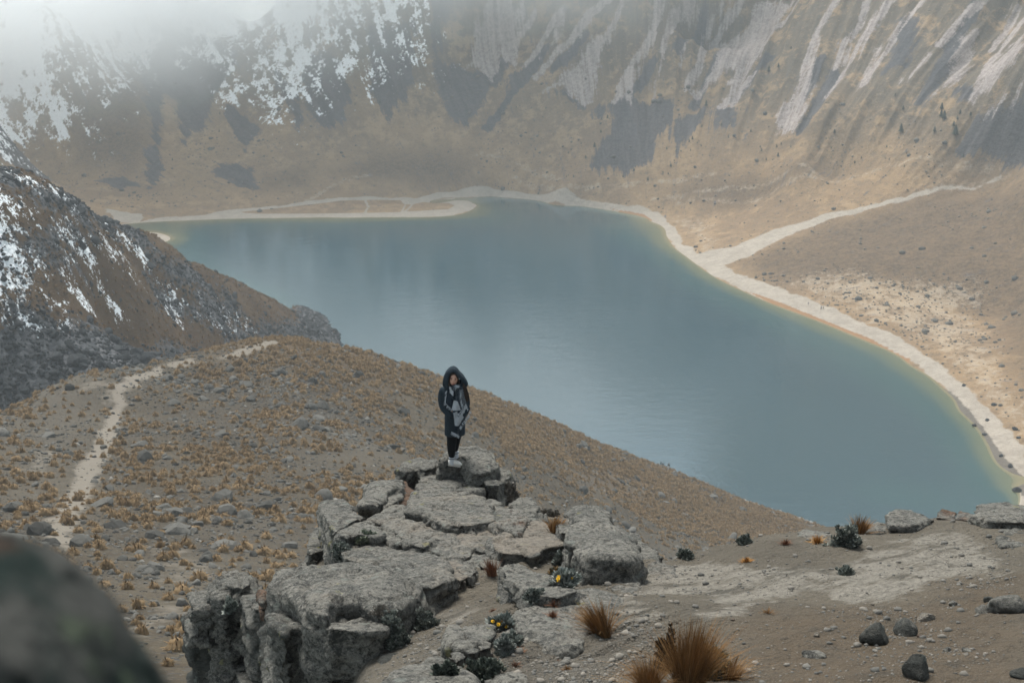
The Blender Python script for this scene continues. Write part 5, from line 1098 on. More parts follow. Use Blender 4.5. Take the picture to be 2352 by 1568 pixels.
for lab, p, n, hpx, spread, lean, w, m in [
 ('tallest golden grass tuft, in the middle of the three clumps at the bottom edge', SF((492, 1160))[0], 1500, 345, .33, (.08, 0), .0032, M_B1),
 ('golden grass tuft cut by the bottom edge, left of the tallest tuft', SF((275, 1190))[0], 900, 190, .55, (-.05, 0), .0032, M_B1),
 ('golden grass fringe on the right side of the yellow-brown shrub', SF((720, 1130))[0], 300, 150, .5, (.2, 0), .003, M_B1),
 ('upright straw tuft leaning left on the gravel by the bedrock dome', SD((2095, 985))[0], 620, 395, .42, (-.35, .1), .0036, M_B1),
 ('bent straw tuft spilling from a joint at the right of the outcrop', SB((930, 1110))[0], 420, 190, .5, (.25, .15), .004, M_B1),
 ('rusty grass tuft growing against the wall of the sandy gully', SD((790, 300))[0], 220, 200, .22, (-.1, 0), .004, M_B2),
 ('straw-coloured grass behind the shrub on the ledge edge', SF((1440, 325))[0], 330, 100, .42, (.1, 0), .004, M_B1),
 ('sparse reddish tuft above another on the bedrock dome', SD((1515, 640))[0], 150, 85, .7, (0, 0), .0035, M_B2),
 ('pink-brown tuft lower on the bedrock dome', SD((1500, 780))[0], 130, 105, .5, (0, 0), .0035, M_B2),
 ('short reddish tuft among gravel at the bottom', SD((1060, 1360))[0], 120, 80, .6, (0, 0), .003, M_B2),
 ('short green-brown tuft among gravel at the bottom', SD((1670, 1410))[0], 130, 75, .8, (0, 0), .003, M_B1),
 ('thin brown tuft beside the silver shrub', SD((1130, 1190))[0], 90, 75, .6, (0, 0), .003, M_B2),
 ('tiny red-brown tuft among the small front stones', SD((485, 1330))[0], 70, 60, .5, (0, 0), .003, M_B2),
 ('small orange tuft at the ledge edge between two low rocks', SF((1205, 375))[0], 200, 50, .8, (0, 0), .004, M_B3),
 ('small rust tuft on the far edge of the pale bedrock', SF((1030, 385))[0], 160, 40, .8, (0, 0), .004, M_B2),
 ('flat orange tuft on the pale bedrock', SF((815, 480))[0], 320, 34, 1.6, (0, 0), .005, M_B3),
 ('dry yellowish tuft alone on the sand', SF((930, 765))[0], 110, 42, 1.2, (0, 0), .003, M_B1),
 ('brown tuft below the pale wedge in the sandy gully', SD((800, 720))[0], 130, 60, .9, (0, 0), .0035, M_B2),
 ('brown stubble tuft at the edge of the pebbly sand', SD((1560, 1310))[0], 90, 40, 1.0, (.2, 0), .003, M_B2)]:
    W = put(*p); d = np.linalg.norm(W - EYE)
    sc_ = {True: 1.3868, False: 2.94}[lab.startswith(('tallest', 'golden', 'straw-c', 'small or', 'small ru', 'flat or', 'dry ye'))]
    H = hpx / sc_ * .57422 * d / FPX / .93
    me = tuft_hi(len(lab) * 7, n, H, spread, lean, w * (d / 12), .5, min(.10, H * .22)); me.materials.append(m)
    o = obj('grass_tuft', me); o.location = W - np.array([0, 0, .02]); tag(o, lab, 'grass tuft', BG)

def shrub_mesh(seed, rx_, ry_, rz_, n, leaf, sparse=.5):
    """twigs' ends spread through a lumpy cushion, each carrying a rosette of small leaves"""
    r = np.random.default_rng(seed); V = []; F = []; R = []
    for i in range(n):
        while True:
            p = r.normal(0, 1, 3); p[2] = abs(p[2]); p /= np.linalg.norm(p)
            lump = 1 + .75 * vnoise(np.array([p * 2.1 + seed]), 3)[0]
            if r.random() < .15 + .85 * (lump > .95): break
        q = p * lump * r.uniform(sparse, 1.0); c = q * np.array([rx_, ry_, rz_]); tone = r.random()
        for j in range(6):
            a = r.uniform(0, 2 * PI); e = r.uniform(.1, 1.2); dv = np.array([math.cos(a) * math.cos(e), math.sin(a) * math.cos(e), math.sin(e)]) + p * .7; dv /= np.linalg.norm(dv)
            sd_ = np.cross(dv, r.normal(0, 1, 3)); sd_ /= np.linalg.norm(sd_) + 1e-9; L = leaf * r.uniform(.7, 1.3); k = len(V)
            V += [c, c + dv * L * .5 + sd_ * L * .22, c + dv * L, c + dv * L * .5 - sd_ * L * .22]; F.append((k, k + 1, k + 2, k + 3)); R += [tone * .8 + .2 * r.random()] * 4
    me = mesh_from('foliage', np.array(V), np.array(F), False); attr(me, 'rnd', R); return me
def mat_leaf(name, cols):
    t = NT(name); f = t.attr('rnd'); c = cols[0]; n = len(cols)
    for i in range(1, n): c = t.mix(t.ramp(f, (i - .65) / (n - .3), (i - .05) / (n - .3)), c, cols[i])
    return t.principled(c, .85, spec=.15)
LG = mat_leaf('grey-green leaves', [(0.05, 0.06, 0.052), (0.105, 0.118, 0.10), (0.19, 0.20, 0.175), (0.30, 0.31, 0.275)])
LD = mat_leaf('dark leaves', [(0.03, 0.036, 0.03), (0.07, 0.082, 0.066), (0.15, 0.165, 0.135)])
LS = mat_leaf('silver leaves', [(0.09, 0.105, 0.095), (0.17, 0.185, 0.165), (0.30, 0.31, 0.28)])
LY = mat_leaf('yellow-tipped leaves', [(0.05, 0.065, 0.055), (0.10, 0.12, 0.105), (0.22, 0.13, 0.045), (0.34, 0.21, 0.08)])
LB = mat_leaf('blackish bush', [(0.018, 0.015, 0.013), (0.035, 0.028, 0.022), (0.065, 0.05, 0.038)])
LH = mat_leaf('heath twigs', [(0.10, 0.09, 0.075), (0.18, 0.16, 0.135), (0.26, 0.24, 0.21)])
LP = mat_leaf('pale succulent leaves', [(0.10, 0.12, 0.085), (0.18, 0.20, 0.14), (0.27, 0.28, 0.22)])
M_YEL = mat_leaf('yellow petals', [(0.62, 0.33, 0.015), (0.72, 0.42, 0.02)])
t = NT('twigs'); M_TWIG = t.principled((0.055, 0.042, 0.032, 1), .9)
def twig_mesh(seed, rx_, ry_, rz_):
    r = np.random.default_rng(seed); V = []; F = []
    for i in range(14):
        p = r.normal(0, 1, 3); p[2] = abs(p[2]) + .2; p /= np.linalg.norm(p); e = p * np.array([rx_, ry_, rz_]) * .75; s = np.array([.006, 0, 0]); k = len(V); y = np.array([0, .006, 0])
        V += [-s, s, e + s * .4, e - s * .4, -y, y, e + y * .4, e - y * .4]; F += [(k, k + 1, k + 2, k + 3), (k + 4, k + 5, k + 6, k + 7)]
    return mesh_from('stem', np.array(V), np.array(F), False)
SG = 'low shrubs and cushion plants'
def flower(parent, p, r_, seed):
    V = [(0, 0, .006)]; F = []; rr_ = random.Random(seed)
    for i in range(12):
        a = PI * 2 * i / 12; V += [(math.cos(a - .2) * r_ * .75, math.sin(a - .2) * r_ * .75, 0), (math.cos(a) * r_, math.sin(a) * r_, .004), (math.cos(a + .2) * r_ * .75, math.sin(a + .2) * r_ * .75, 0)]
        k = 1 + 3 * i; F += [(0, k, k + 1, k + 2)]
    me = mesh_from('flower', np.array(V), np.array(F), False); attr(me, 'rnd', np.random.default_rng(seed).random(len(V))); me.materials.append(M_YEL)
    o = obj('flower', me, None, parent); o.location = p; o.rotation_euler = (rr_.uniform(.3, .9), rr_.uniform(-.4, .4), 0)
    bm = bmesh.new(); bmesh.ops.create_uvsphere(bm, u_segments=8, v_segments=5, radius=r_ * .3); c = obj('flower_centre', bm, M_STAM, o); c.location = (0, 0, .006)
t = NT('flower centre'); M_STAM = t.principled((0.45, 0.20, 0.02, 1), .9)
for k, (lab, p, wpx, hpx, sc_, n, leaf, m, fl) in enumerate([
 ('large dark green cushion shrub at the bottom edge', SD((690, 1480))[0], 330, 230, 2.94, 800, .034, LD, 0),
 ('upright silver shrub on the gravel slope', SD((940, 1230))[0], 210, 180, 2.94, 420, .04, LS, 0),
 ('dark sage bush growing into the silver shrub', SD((1040, 1120))[0], 180, 150, 2.94, 380, .032, LG, 0),
 ('grey-green shrub on the right rim of the biggest rock mass', SCc((2080, 900))[0], 270, 200, 2.94, 620, .032, LG, 0),
 ('shaggy grey-green shrub hanging down the face of the biggest rock mass', SCc((1740, 1130))[0], 260, 260, 2.94, 650, .032, LG, 0),
 ('small sage shrub above the hanging shrub on the biggest rock mass', SCc((1640, 860))[0], 190, 130, 2.94, 350, .032, LG, 0),
 ('low brownish cushion plant at the crack over the rounded lobe', SCc((1530, 760))[0], 160, 90, 2.94, 260, .03, LH, 0),
 ('grey shrub at the foot of the leaning wedge slab', SD((1290, 590))[0], 180, 130, 2.94, 400, .034, LG, 0),
 ('pale grey bush clinging to the front of the pale-topped block', SD((1580, 175))[0], 130, 140, 2.94, 330, .036, LS, 0),
 ('shrub mixed with twigs between the tall upright slab and the broad low slab', SA((490, 1400))[0], 190, 190, 2.94, 430, .036, LG, 0),
 ('pale green succulent-leaved plant in the hollow under the overhanging slab', SA((775, 1240))[0], 180, 110, 2.94, 260, .05, LP, 0),
 ('grey heath plant beside the summit boulder', SB((400, 760))[0], 230, 240, 2.94, 520, .045, LH, 0),
 ('low heath plant behind the bent straw tuft', SB((890, 930))[0], 170, 80, 2.94, 260, .04, LH, 0),
 ('grey-leaved shrub beside straw grass on the ledge edge', SF((1365, 395))[0], 150, 130, 1.3868, 560, .04, LG, 0),
 ('yellow-tipped cushion shrub at the bottom edge right of the tallest tuft', SF((625, 1130))[0], 230, 210, 1.3868, 900, .028, LY, 0),
 ('blackish spiny bush left of the tallest tuft', SF((375, 1075))[0], 110, 210, 1.3868, 900, .036, LB, 0),
 ('small pale cushion plant at the left end of the ledge edge', SF((475, 455))[0], 75, 34, 1.3868, 180, .04, LG, 0),
 ('flat grey cushion plant in the middle of the pale bedrock', SF((1370, 550))[0], 80, 32, 1.3868, 220, .035, LG, 0),
 ('low dark cushion plant on the ledge edge left of two low rocks', SF((805, 385))[0], 70, 42, 1.3868, 200, .04, LG, 0),
 ('silver plant with yellow daisies in front of the sandy gully', SD((890, 930))[0], 220, 130, 2.94, 330, .05, LS, 5),
 ('pale-stemmed plant with yellow daisies in front of the dark gap', SD((1660, 400))[0], 220, 130, 2.94, 300, .06, LS, 4),
 ('orange-brown withered clump beside the pale-stemmed plant with daisies', SD((1530, 300))[0], 110, 90, 2.94, 180, .035, LY, 0),
 ('dark shrub on the mossy boulder at the bottom edge', SD((260, 1470))[0], 240, 160, 2.94, 420, .03, LD, 0),
 ('dark cushion on the dark crag in a joint between blocks', SE((800, 850))[0], 90, 110, 2.485, 240, .04, LG, 0)]):
    W = put(*p); d = np.linalg.norm(W - EYE); q = .57422 / sc_ * d / FPX; a, h = wpx * q / 2, hpx * q * .8
    r = empty('shrub', W - np.array([0, -a * .3, h * .12]), k); tag(r, lab, 'shrub', SG)
    obj('foliage', shrub_mesh(900 + k, a, a * .8, h, n, leaf), m, r); obj('stem', twig_mesh(900 + k, a, a * .8, h), M_TWIG, r)
    if fl:
        r.rotation_euler = (0, 0, 0)
        for j in range(fl):
            g = random.Random(k * 10 + j); flower(r, ((g.uniform(-.95, .95)) * a, g.uniform(-.9, -.2) * a, h * g.uniform(.75, 1.15)), .021 * d / 13, k * 10 + j)

# ---- pebbles and gravel on the sand
gw = (np.array(LEDGE['gravel']) * 1.0 + .13 + .12 * LEDGE['brown']) * np.hypot(LEDGE['x'], LEDGE['y']) ** 1.4 * (LEDGE['drop'] < .2) * (LEDGE['y'] > 7.5)
gw *= sstep(-.2, .2, fbm2(LEDGE['x'] / .8, LEDGE['y'] / .8, 3, 191)) * .8 + .2
i = RNG.choice(len(gw), 11000, p=gw / gw.sum()); gx = LEDGE['x'][i] + RNG.normal(0, .02, len(i)); gy = LEDGE['y'][i] + RNG.normal(0, .02, len(i)); gz = ledge_z(gx, gy)
M_GRAV = mat_stone('pebbles', (0.12, 0.115, 0.105), (0.25, 0.22, 0.185), (0.36, 0.26, 0.19))
items = []
for k in range(len(i)):
    me, V, F = SMALL[k % 6]; s = min(.007 + RNG.pareto(2.4) * .007, .05); a = RNG.uniform(0, 6.28); c, q = math.cos(a), math.sin(a); W = V * s
    items.append((np.stack([W[:, 0] * c - W[:, 1] * q, W[:, 0] * q + W[:, 1] * c, W[:, 2]], 1) + np.array([gx[k], gy[k], gz[k] + s * .1]), F, np.full(len(V), RNG.random())))
merged('gravel', items, M_GRAV, 'loose gravel and pebbles on the sandy ledge', 'gravel')
# ================================================================== PEOPLE
def skin_mesh(name, J, E, sub=2, root=0):
    """one continuous surface grown over a skeleton: J = [(x, y, z, r)], E = edges"""
    me = bpy.data.meshes.new(name); me.from_pydata([j[:3] for j in J], E, [])
    o = bpy.data.objects.new('tmp', me); COL.objects.link(o)
    o.modifiers.new('s', 'SKIN'); sv = me.skin_vertices[0].data
    for k, j in enumerate(J): sv[k].radius = (j[3], j[4] if len(j) > 4 else j[3]); sv[k].use_root = (k == root)
    md = o.modifiers.new('u', 'SUBSURF'); md.levels = sub; md.render_levels = sub
    dg = bpy.context.evaluated_depsgraph_get(); dg.update()
    res = bpy.data.meshes.new_from_object(o.evaluated_get(dg), depsgraph=dg)
    bpy.data.objects.remove(o); bpy.data.meshes.remove(me); res.name = name
    res.polygons.foreach_set('use_smooth', np.ones(len(res.polygons), bool)); return res
def plain(name, c, rough=.85, spec=.2, scale=0, amt=.3):
    t = NT(name)
    if not scale: return t.principled((*c, 1), rough, spec=spec)
    n = t.noise(t.objc(), scale, 4, .7)
    return t.principled(t.mix(t.ramp(n, .3, .7), tuple(x * (1 - amt) for x in c), tuple(x * (1 + amt) for x in c)), rough, t.bump(n, .4, .004), spec=spec)
M_SKIN = plain('skin', (0.50, 0.29, 0.21), .55, .35)
# ---- walkers by the lake, a few pixels tall each
def walker(name, label, loc, h, jac, trs, face, pack=None, step=.12):
    r = empty(name, loc, face); r.scale = (h / 1.72,) * 3; tag(r, label, 'person')
    J = [(0,0,.95,.12),(0,0,1.2,.13),(0,0,1.42,.09),(0,0,1.5,.05),(0,-.01,1.58,.075),(0,-.01,1.68,.07),
         (.17,0,1.40,.055),(.24,.02,1.14,.045),(.23,-.06,.90,.035),(.23,-.08,.80,.03),(-.17,0,1.40,.055),(-.24,-.02,1.14,.045),(-.23,-.08,.90,.035),(-.23,-.1,.80,.03),
         (.09,0,.9,.09),(.1,-step*.6,.5,.065),(.1,-step*.4,.1,.045),(.1,-step-.12,.03,.04),(-.09,0,.9,.09),(-.1,step*.5,.5,.065),(-.1,step,.1,.045),(-.1,step-.12,.03,.04)]
    E = [(0,1),(1,2),(2,3),(3,4),(4,5),(2,6),(6,7),(7,8),(8,9),(2,10),(10,11),(11,12),(12,13),(0,14),(14,15),(15,16),(16,17),(0,18),(18,19),(19,20),(20,21)]
    obj('body', skin_mesh('body', J, E, 1), M_SKIN, r)
    g = lambda k, a: (*J[k][:3], J[k][3] + a)
    obj('jacket', skin_mesh('jacket', [g(0,.045), g(1,.04), g(2,.045), g(6,.03), g(7,.028), g(8,.026), g(10,.03), g(11,.028), g(12,.026)], [(0,1),(1,2),(2,3),(3,4),(4,5),(2,6),(6,7),(7,8)], 1), jac, r)
    obj('trousers', skin_mesh('trousers', [g(0,.02), g(14,.02), g(15,.02), g(16,.03), g(18,.02), g(19,.02), g(20,.03)], [(0,1),(1,2),(2,3),(0,4),(4,5),(5,6)], 1), trs, r)
    bm = bmesh.new(); bmesh.ops.create_uvsphere(bm, u_segments=10, v_segments=7, radius=.098, matrix=Matrix.Translation((0, .012, 1.665))); obj('hair', bm, M_HAIR, r)
    return r
M_HAIR = plain('dark brown hair', (0.028, 0.016, 0.011), .6, .4, 60, .4)
J1 = plain('teal jacket', (0.03, 0.10, 0.11)); J2 = plain('black jacket', (0.016, 0.018, 0.02)); J3 = plain('blue jacket', (0.05, 0.12, 0.19)); J4 = plain('white jacket', (0.62, 0.62, 0.63)); J5 = plain('dark green jacket', (0.02, 0.055, 0.04)); J6 = plain('maroon jacket', (0.12, 0.045, 0.04)); T1 = plain('dark trousers', (0.02, 0.025, 0.03)); T2 = plain('blue trousers', (0.06, 0.09, 0.12))
kk = 2352. / 4096.; Q = lambda x, y: ((3200 + x / 11.76) * kk, (1150 + y / 11.76) * kk); Q2 = lambda x, y: ((2560 + x / 11.76) * kk, (1800 + y / 11.76) * kk)
for lab, p, hp, ja, tr, fa in [
 ('walker alone on the pale beach, in a blue-green outfit', Q(382, 820), 135, J3, T2, 2.2),
 ('walker in a dark outfit, front left of the group of three on the beach', Q(972, 1035), 115, J5, T1, 1.2),
 ('walker in a blue jacket, middle of the group of three on the beach', Q(1015, 1015), 155, J3, T2, 1.0),
 ('walker with a maroon top, right of the group of three on the beach', Q(1103, 1010), 140, J6, J5, 1.6)]:
    W = on_far([p])[0]; d = np.linalg.norm(W - EYE); walker('person', lab, (W[0], W[1], far_z(W[0], W[1])[0]), hp / 11.76 * kk * d / FPX * 1.08, ja, tr, fa)
for lab, p, hp, ja, tr, fa in [
 ('slim hiker in grey-blue, leftmost at the water edge behind the ridge', Q2(985, 715), 190, J1, T2, .4),
 ('hiker in black, second from the left at the water edge behind the ridge', Q2(1080, 730), 175, J2, T1, 2.9),
 ('bending hiker in a white top at the water edge behind the ridge', Q2(1240, 810), 160, J4, T2, 1.4),
 ('tall hiker in all black, rightmost at the water edge behind the ridge', Q2(1350, 875), 240, J2, J2, 2.4)]:
    a_ = math.atan2((p[0] - 1176) / FPX, CP - (p[1] - 784) / FPX * SP); q_ = np.arange(300, 470, .5); zz = mh_z(q_ * math.sin(a_), q_ * math.cos(a_)); el_ = (zz - CAM_Z) / q_; k_ = int(np.argmax(np.where(zz > -.2, el_, -9))) 
    W = np.array([q_[k_] * math.sin(a_), q_[k_] * math.cos(a_), zz[k_]]); d = np.linalg.norm(W - EYE); walker('person', lab, (W[0], W[1], mh_z(W[0], W[1])[0] - .05), hp / 11.76 * kk * d / FPX * 1.3, ja, tr, fa)

# ---- the hooded woman on the outcrop (x to the photo's right, y away from the viewer)
foot = hit(1044, 1071.5)
woman = empty('person', foot, 0); tag(woman, 'woman in a dark hooded coat and checked scarf standing on the rocks', 'person')
PXM = np.linalg.norm(foot - EYE) / 5689.0
CX = lambda c: (1760 + c / 5.227 - 1829.) * PXM
CZ = lambda c: (1868.5 - (1460 + c / 5.227)) * PXM / .925
def part(name, me, m, parent=None):
    return obj(name, me, m, parent or woman)
zf = lambda x, y: drop_z(foot[0] + x, foot[1] + y) - foot[2]
# body: head, neck, trunk, arms with hands in the pockets, legs - one surface
HX, HZ = CX(372), CZ(300)
hand = lambda sx, x, y, z: [(x, y, z, .026), (x + .045 * sx, y - .01, z - .045, .012), (x + .03 * sx, y - .02, z - .06, .011), (x + .012 * sx, y - .02, z - .062, .011), (x - .006 * sx, y - .015, z - .055, .010), (x + .04 * sx, y + .02, z - .005, .011)]
J = [(-.0,0,.80,.12),(-.01,0,1.0,.11),(-.01,.0,1.18,.10),(0,0,1.28,.045),(HX * .6,-.02,1.33,.045),
     (-.13,.03,1.20,.045),(-.175,.02,.97,.036),(-.05,-.045,.86,.026),(.11,.03,1.20,.045),(.15,-.01,.97,.036),(.08,-.05,.86,.026),
     (-.04,0,.74,.085),(-.05,-.01,.42,.055),(-.058,.0,.10,.035),(.035,.06,.74,.085),(.03,.07,.42,.055),(.0,.10,.10,.035)]
E = [(0,1),(1,2),(2,3),(3,4),(2,5),(5,6),(6,7),(2,8),(8,9),(9,10),(0,11),(11,12),(12,13),(0,14),(14,15),(15,16)]
for w_, sx in ((7, 1), (10, -1)):
    hd = hand(sx, *J[w_][:3]); b = len(J); J += [(*(np.array(hd[0][:3]) + (0, -.01, -.02)), .028)] + hd[1:]
    E += [(w_, b)] + [(b, b + q) for q in range(1, 6)]
bm = bmesh.new(); bm.from_mesh(skin_mesh('b', J, E, 2)); bmesh.ops.create_icosphere(bm, subdivisions=3, radius=1.0)
hv = [v for v in bm.verts][-642:]
for v in hv:
    x, y, z = v.co; f = max(0, -y)
    sx = .072 * (1 - .22 * max(0, -z) ** 1.5); x2 = x * sx; y2 = y * .088; z2 = z * .108
    if y < 0: y2 -= .016 * math.exp(-((x / .16) ** 2) - ((z + .12) / .22) ** 2) + .006 * math.exp(-((x / .3) ** 2) - ((z + .52) / .1) ** 2) + .007 * math.exp(-((x / .3) ** 2) - ((z + .82) / .16) ** 2)
    for s in (-1, 1): y2 += .012 * math.exp(-(((x - s * .40) / .2) ** 2) - ((z - .10) / .13) ** 2) if y < 0 else 0
    v.co = Matrix.Rotation(.10, 3, 'Y') @ Vector((x2, y2, z2)) + Vector((HX, -.055, HZ))
part('body', voxelize(bm, .0075), M_SKIN)
def ell(name, c, r, m, par=None, seg=12):
    b = bmesh.new(); bmesh.ops.create_uvsphere(b, u_segments=seg, v_segments=8, radius=1.0)
    for v in b.verts: v.co = Vector((v.co.x * r[0] + c[0], v.co.y * r[1] + c[1], v.co.z * r[2] + c[2]))
    for f in b.faces: f.smooth = True
    return part(name, b, m, par)
M_EYE = plain('dark eyes', (0.02, 0.013, 0.01), .3, .5); M_LIP = plain('lips', (0.36, 0.13, 0.11), .5, .3)
ex = .028
for s in (-1, 1):
    ell('eye', (HX + s * ex + .001, -.055 - .079, HZ + .012 - s * .003), (.0115, .006, .0055), M_EYE)
    ell('eyebrow', (HX + s * ex + .001, -.055 - .082, HZ + .029 - s * .003), (.016, .005, .0032), M_HAIR)
ell('mouth', (HX - .006, -.055 - .0875, HZ - .057), (.021, .005, .0062), M_LIP)
# coat: trunk and sleeves as one cloth surface
def ring(cx, cy, z, a, b, rot, n=28):
    return [(cx + a * math.cos(t_) * math.cos(rot) - b * math.sin(t_) * math.sin(rot), cy + a * math.cos(t_) * math.sin(rot) + b * math.sin(t_) * math.cos(rot), z) for t_ in [2 * PI * k / n for k in range(n)]]
def loft(bm, rings, cap=True):
    vs = [[bm.verts.new(p) for p in r] for r in rings]; n = len(rings[0])
    for a, b in zip(vs[:-1], vs[1:]):
        for i in range(n): bm.faces.new((a[i], a[(i + 1) % n], b[(i + 1) % n], b[i]))
    if cap: bm.faces.new(vs[0][::-1]); bm.faces.new(vs[-1])
bm = bmesh.new()
cx0 = (CX(160) + CX(590)) / 2
loft(bm, [ring(cx0, .03, CZ(1488), .151, .115, .25), ring(cx0, .03, CZ(1380), .150, .113, .25), ring(cx0 + .002, .025, CZ(1200), .148, .110, .25), ring(cx0 + .0, .02, CZ(1000), .142, .105, .25),
          ring(cx0 - .004, .02, CZ(850), .146, .108, .22), ring(cx0 - .012, .02, CZ(700), .158, .112, .18), ring(cx0 - .018, .02, CZ(590), .162, .108, .15), ring(cx0 - .02, .02, CZ(520), .140, .09, .15), ring(cx0 - .012, .01, CZ(470), .085, .075, .1), ring(cx0 - .005, .0, CZ(430), .06, .06, .1)])
sl = lambda P: skin_mesh('s', P, [(i, i + 1) for i in range(len(P) - 1)], 2)
bm.from_mesh(sl([(CX(190), .03, CZ(520), .062), (CX(128), .03, CZ(620), .064), (CX(112), .02, CZ(760), .060), (CX(122), -.01, CZ(880), .058), (CX(200), -.06, CZ(960), .052), (CX(290), -.105, CZ(1020), .047), (CX(350), -.125, CZ(1050), .043)]))
bm.from_mesh(sl([(CX(520), .03, CZ(520), .060), (CX(590), .02, CZ(640), .058), (CX(620), -.02, CZ(780), .056), (CX(625), -.06, CZ(880), .052), (CX(570), -.11, CZ(970), .047), (CX(520), -.14, CZ(1030), .043)]))
cm = voxelize(bm, .010); V = lap_smooth(get_v(cm), get_e(cm), 3); set_v(cm, V); N = get_n(cm)
V = V + N * (fbm(V * np.array([9, 9, 4.5]), 3, 7, .5, True) * .0055 + fbm(V * 30, 2, 9) * .0012)[:, None]; set_v(cm, V)
M_COAT = plain('navy wool', (0.024, 0.033, 0.041), .95, .08, 220, .35)
part('coat', cm, M_COAT)
# hood: draped shell, open towards the viewer, its right corner hanging out
rim_in = [(262,470),(258,400),(268,300),(282,225),(318,160),(360,142),(410,160),(455,215),(505,275),(570,345),(625,425),(632,452)]
rim_out = [(205,520),(140,440),(138,370),(165,270),(215,160),(300,92),(365,78),(435,112),(500,190),(590,275),(645,360),(672,430)]
def pl(L, y, s=1.0, ox=0.): return [(CX(a) * s + ox, y if not callable(y) else y(a, b), CZ(b)) for a, b in L]
A_ = pl(rim_in, lambda a, b: -.135 + .02 * (b > 350)); B_ = pl(rim_out, lambda a, b: -.10 + .03 * (b > 380))
B_ = [(CX(385) + (p[0] - CX(385)) * .95, p[1], p[2] - .004) for p in B_]; cxh, czh = CX(385), CZ(330)
def shrink(L, s, y, dz=0): return [(cxh + (p[0] - cxh) * s, y, czh + (p[2] - czh) * s + dz) for p in L]
C_ = shrink(B_, 1.0, -.01); D_ = shrink(B_, .88, .07); E_ = shrink(B_, .62, .125, -.01); G_ = shrink(B_, .25, .15, -.02)
I_ = [(p[0], p[1] + .03, p[2]) for p in shrink(A_, .97, -.10)]; K_ = shrink(A_, .95, -.0)
bm = bmesh.new(); rows = [[bm.verts.new(p) for p in r] for r in (I_, A_, B_, C_, D_, E_, G_)]
for a, b in zip(rows[:-1], rows[1:]):
    for i in range(len(a) - 1): bm.faces.new((a[i], a[i + 1], b[i + 1], b[i]))
bmesh.ops.subdivide_edges(bm, edges=bm.edges[:], cuts=2, use_grid_fill=True, smooth=.8)
bmesh.ops.recalc_face_normals(bm, faces=bm.faces)
ho = part('hood', bm, M_COAT); md = ho.modifiers.new('t', 'SOLIDIFY'); md.thickness = .012; md.offset = 0; md = ho.modifiers.new('s', 'SUBSURF'); md.levels = 1; md.render_levels = 1
for p_ in ho.data.polygons: p_.use_smooth = True
# hair: cap under the hood, locks framing the face, long wavy lock on the right
def strand_mesh(paths, w, seed, jitter=.006, n=26):
    r = np.random.default_rng(seed); V = []; F = []
    for path in paths:
        path = np.array(path)
        for q in range(n):
            o_ = r.normal(0, 1, 3) * np.array([w, w * .7, 0]); ph = r.uniform(0, 6); k = len(V); m_ = 14
            for j in range(m_):
                t_ = j / (m_ - 1) * (len(path) - 1); i0 = min(int(t_), len(path) - 2); p = path[i0] + (path[i0 + 1] - path[i0]) * (t_ - i0)
                p = p + o_ * (1 - .2 * j / m_) + np.array([math.sin(ph + j * 1.1), math.cos(ph + j), 0]) * jitter * (j / m_); s = np.array([.0035, 0, 0]) * (1 - .6 * j / m_)
                V += [p - s, p + s]
            F += [(k + 2 * j, k + 2 * j + 1, k + 2 * j + 3, k + 2 * j + 2) for j in range(m_ - 1)]
    return mesh_from('hair', np.array(V), np.array(F))
hy = -.055
cap = bmesh.new(); bmesh.ops.create_icosphere(cap, subdivisions=3, radius=1.0)
for v in cap.verts: v.co = Vector((v.co.x * .080 + HX + .003, v.co.y * .094 + hy + .016, v.co.z * .115 + HZ + .012))
hc = bpy.data.meshes.new('hair'); 
P3 = lambda a, b, y: (CX(a), y, CZ(b))
hm = strand_mesh([[P3(345,165,-.125), P3(300,205,-.125), P3(283,290,-.115), P3(280,360,-.11), P3(290,430,-.12)], [P3(350,165,-.125), P3(420,185,-.13), P3(455,250,-.12), P3(470,320,-.10), P3(480,380,-.09)], [P3(320,180,-.12), P3(290,240,-.11), P3(272,330,-.10), P3(270,420,-.10)]], .006, 3, .003)
cap.from_mesh(hm); 
lock = strand_mesh([[P3(565,380,-.08), P3(585,460,-.11), P3(600,540,-.12), P3(620,620,-.12), P3(640,700,-.115), P3(635,740,-.11)], [P3(560,400,-.08), P3(600,470,-.11), P3(630,540,-.115), P3(640,610,-.115), P3(655,680,-.11)]], .012, 5, .010, 60)
cap.from_mesh(lock); part('hair', cap, M_HAIR)
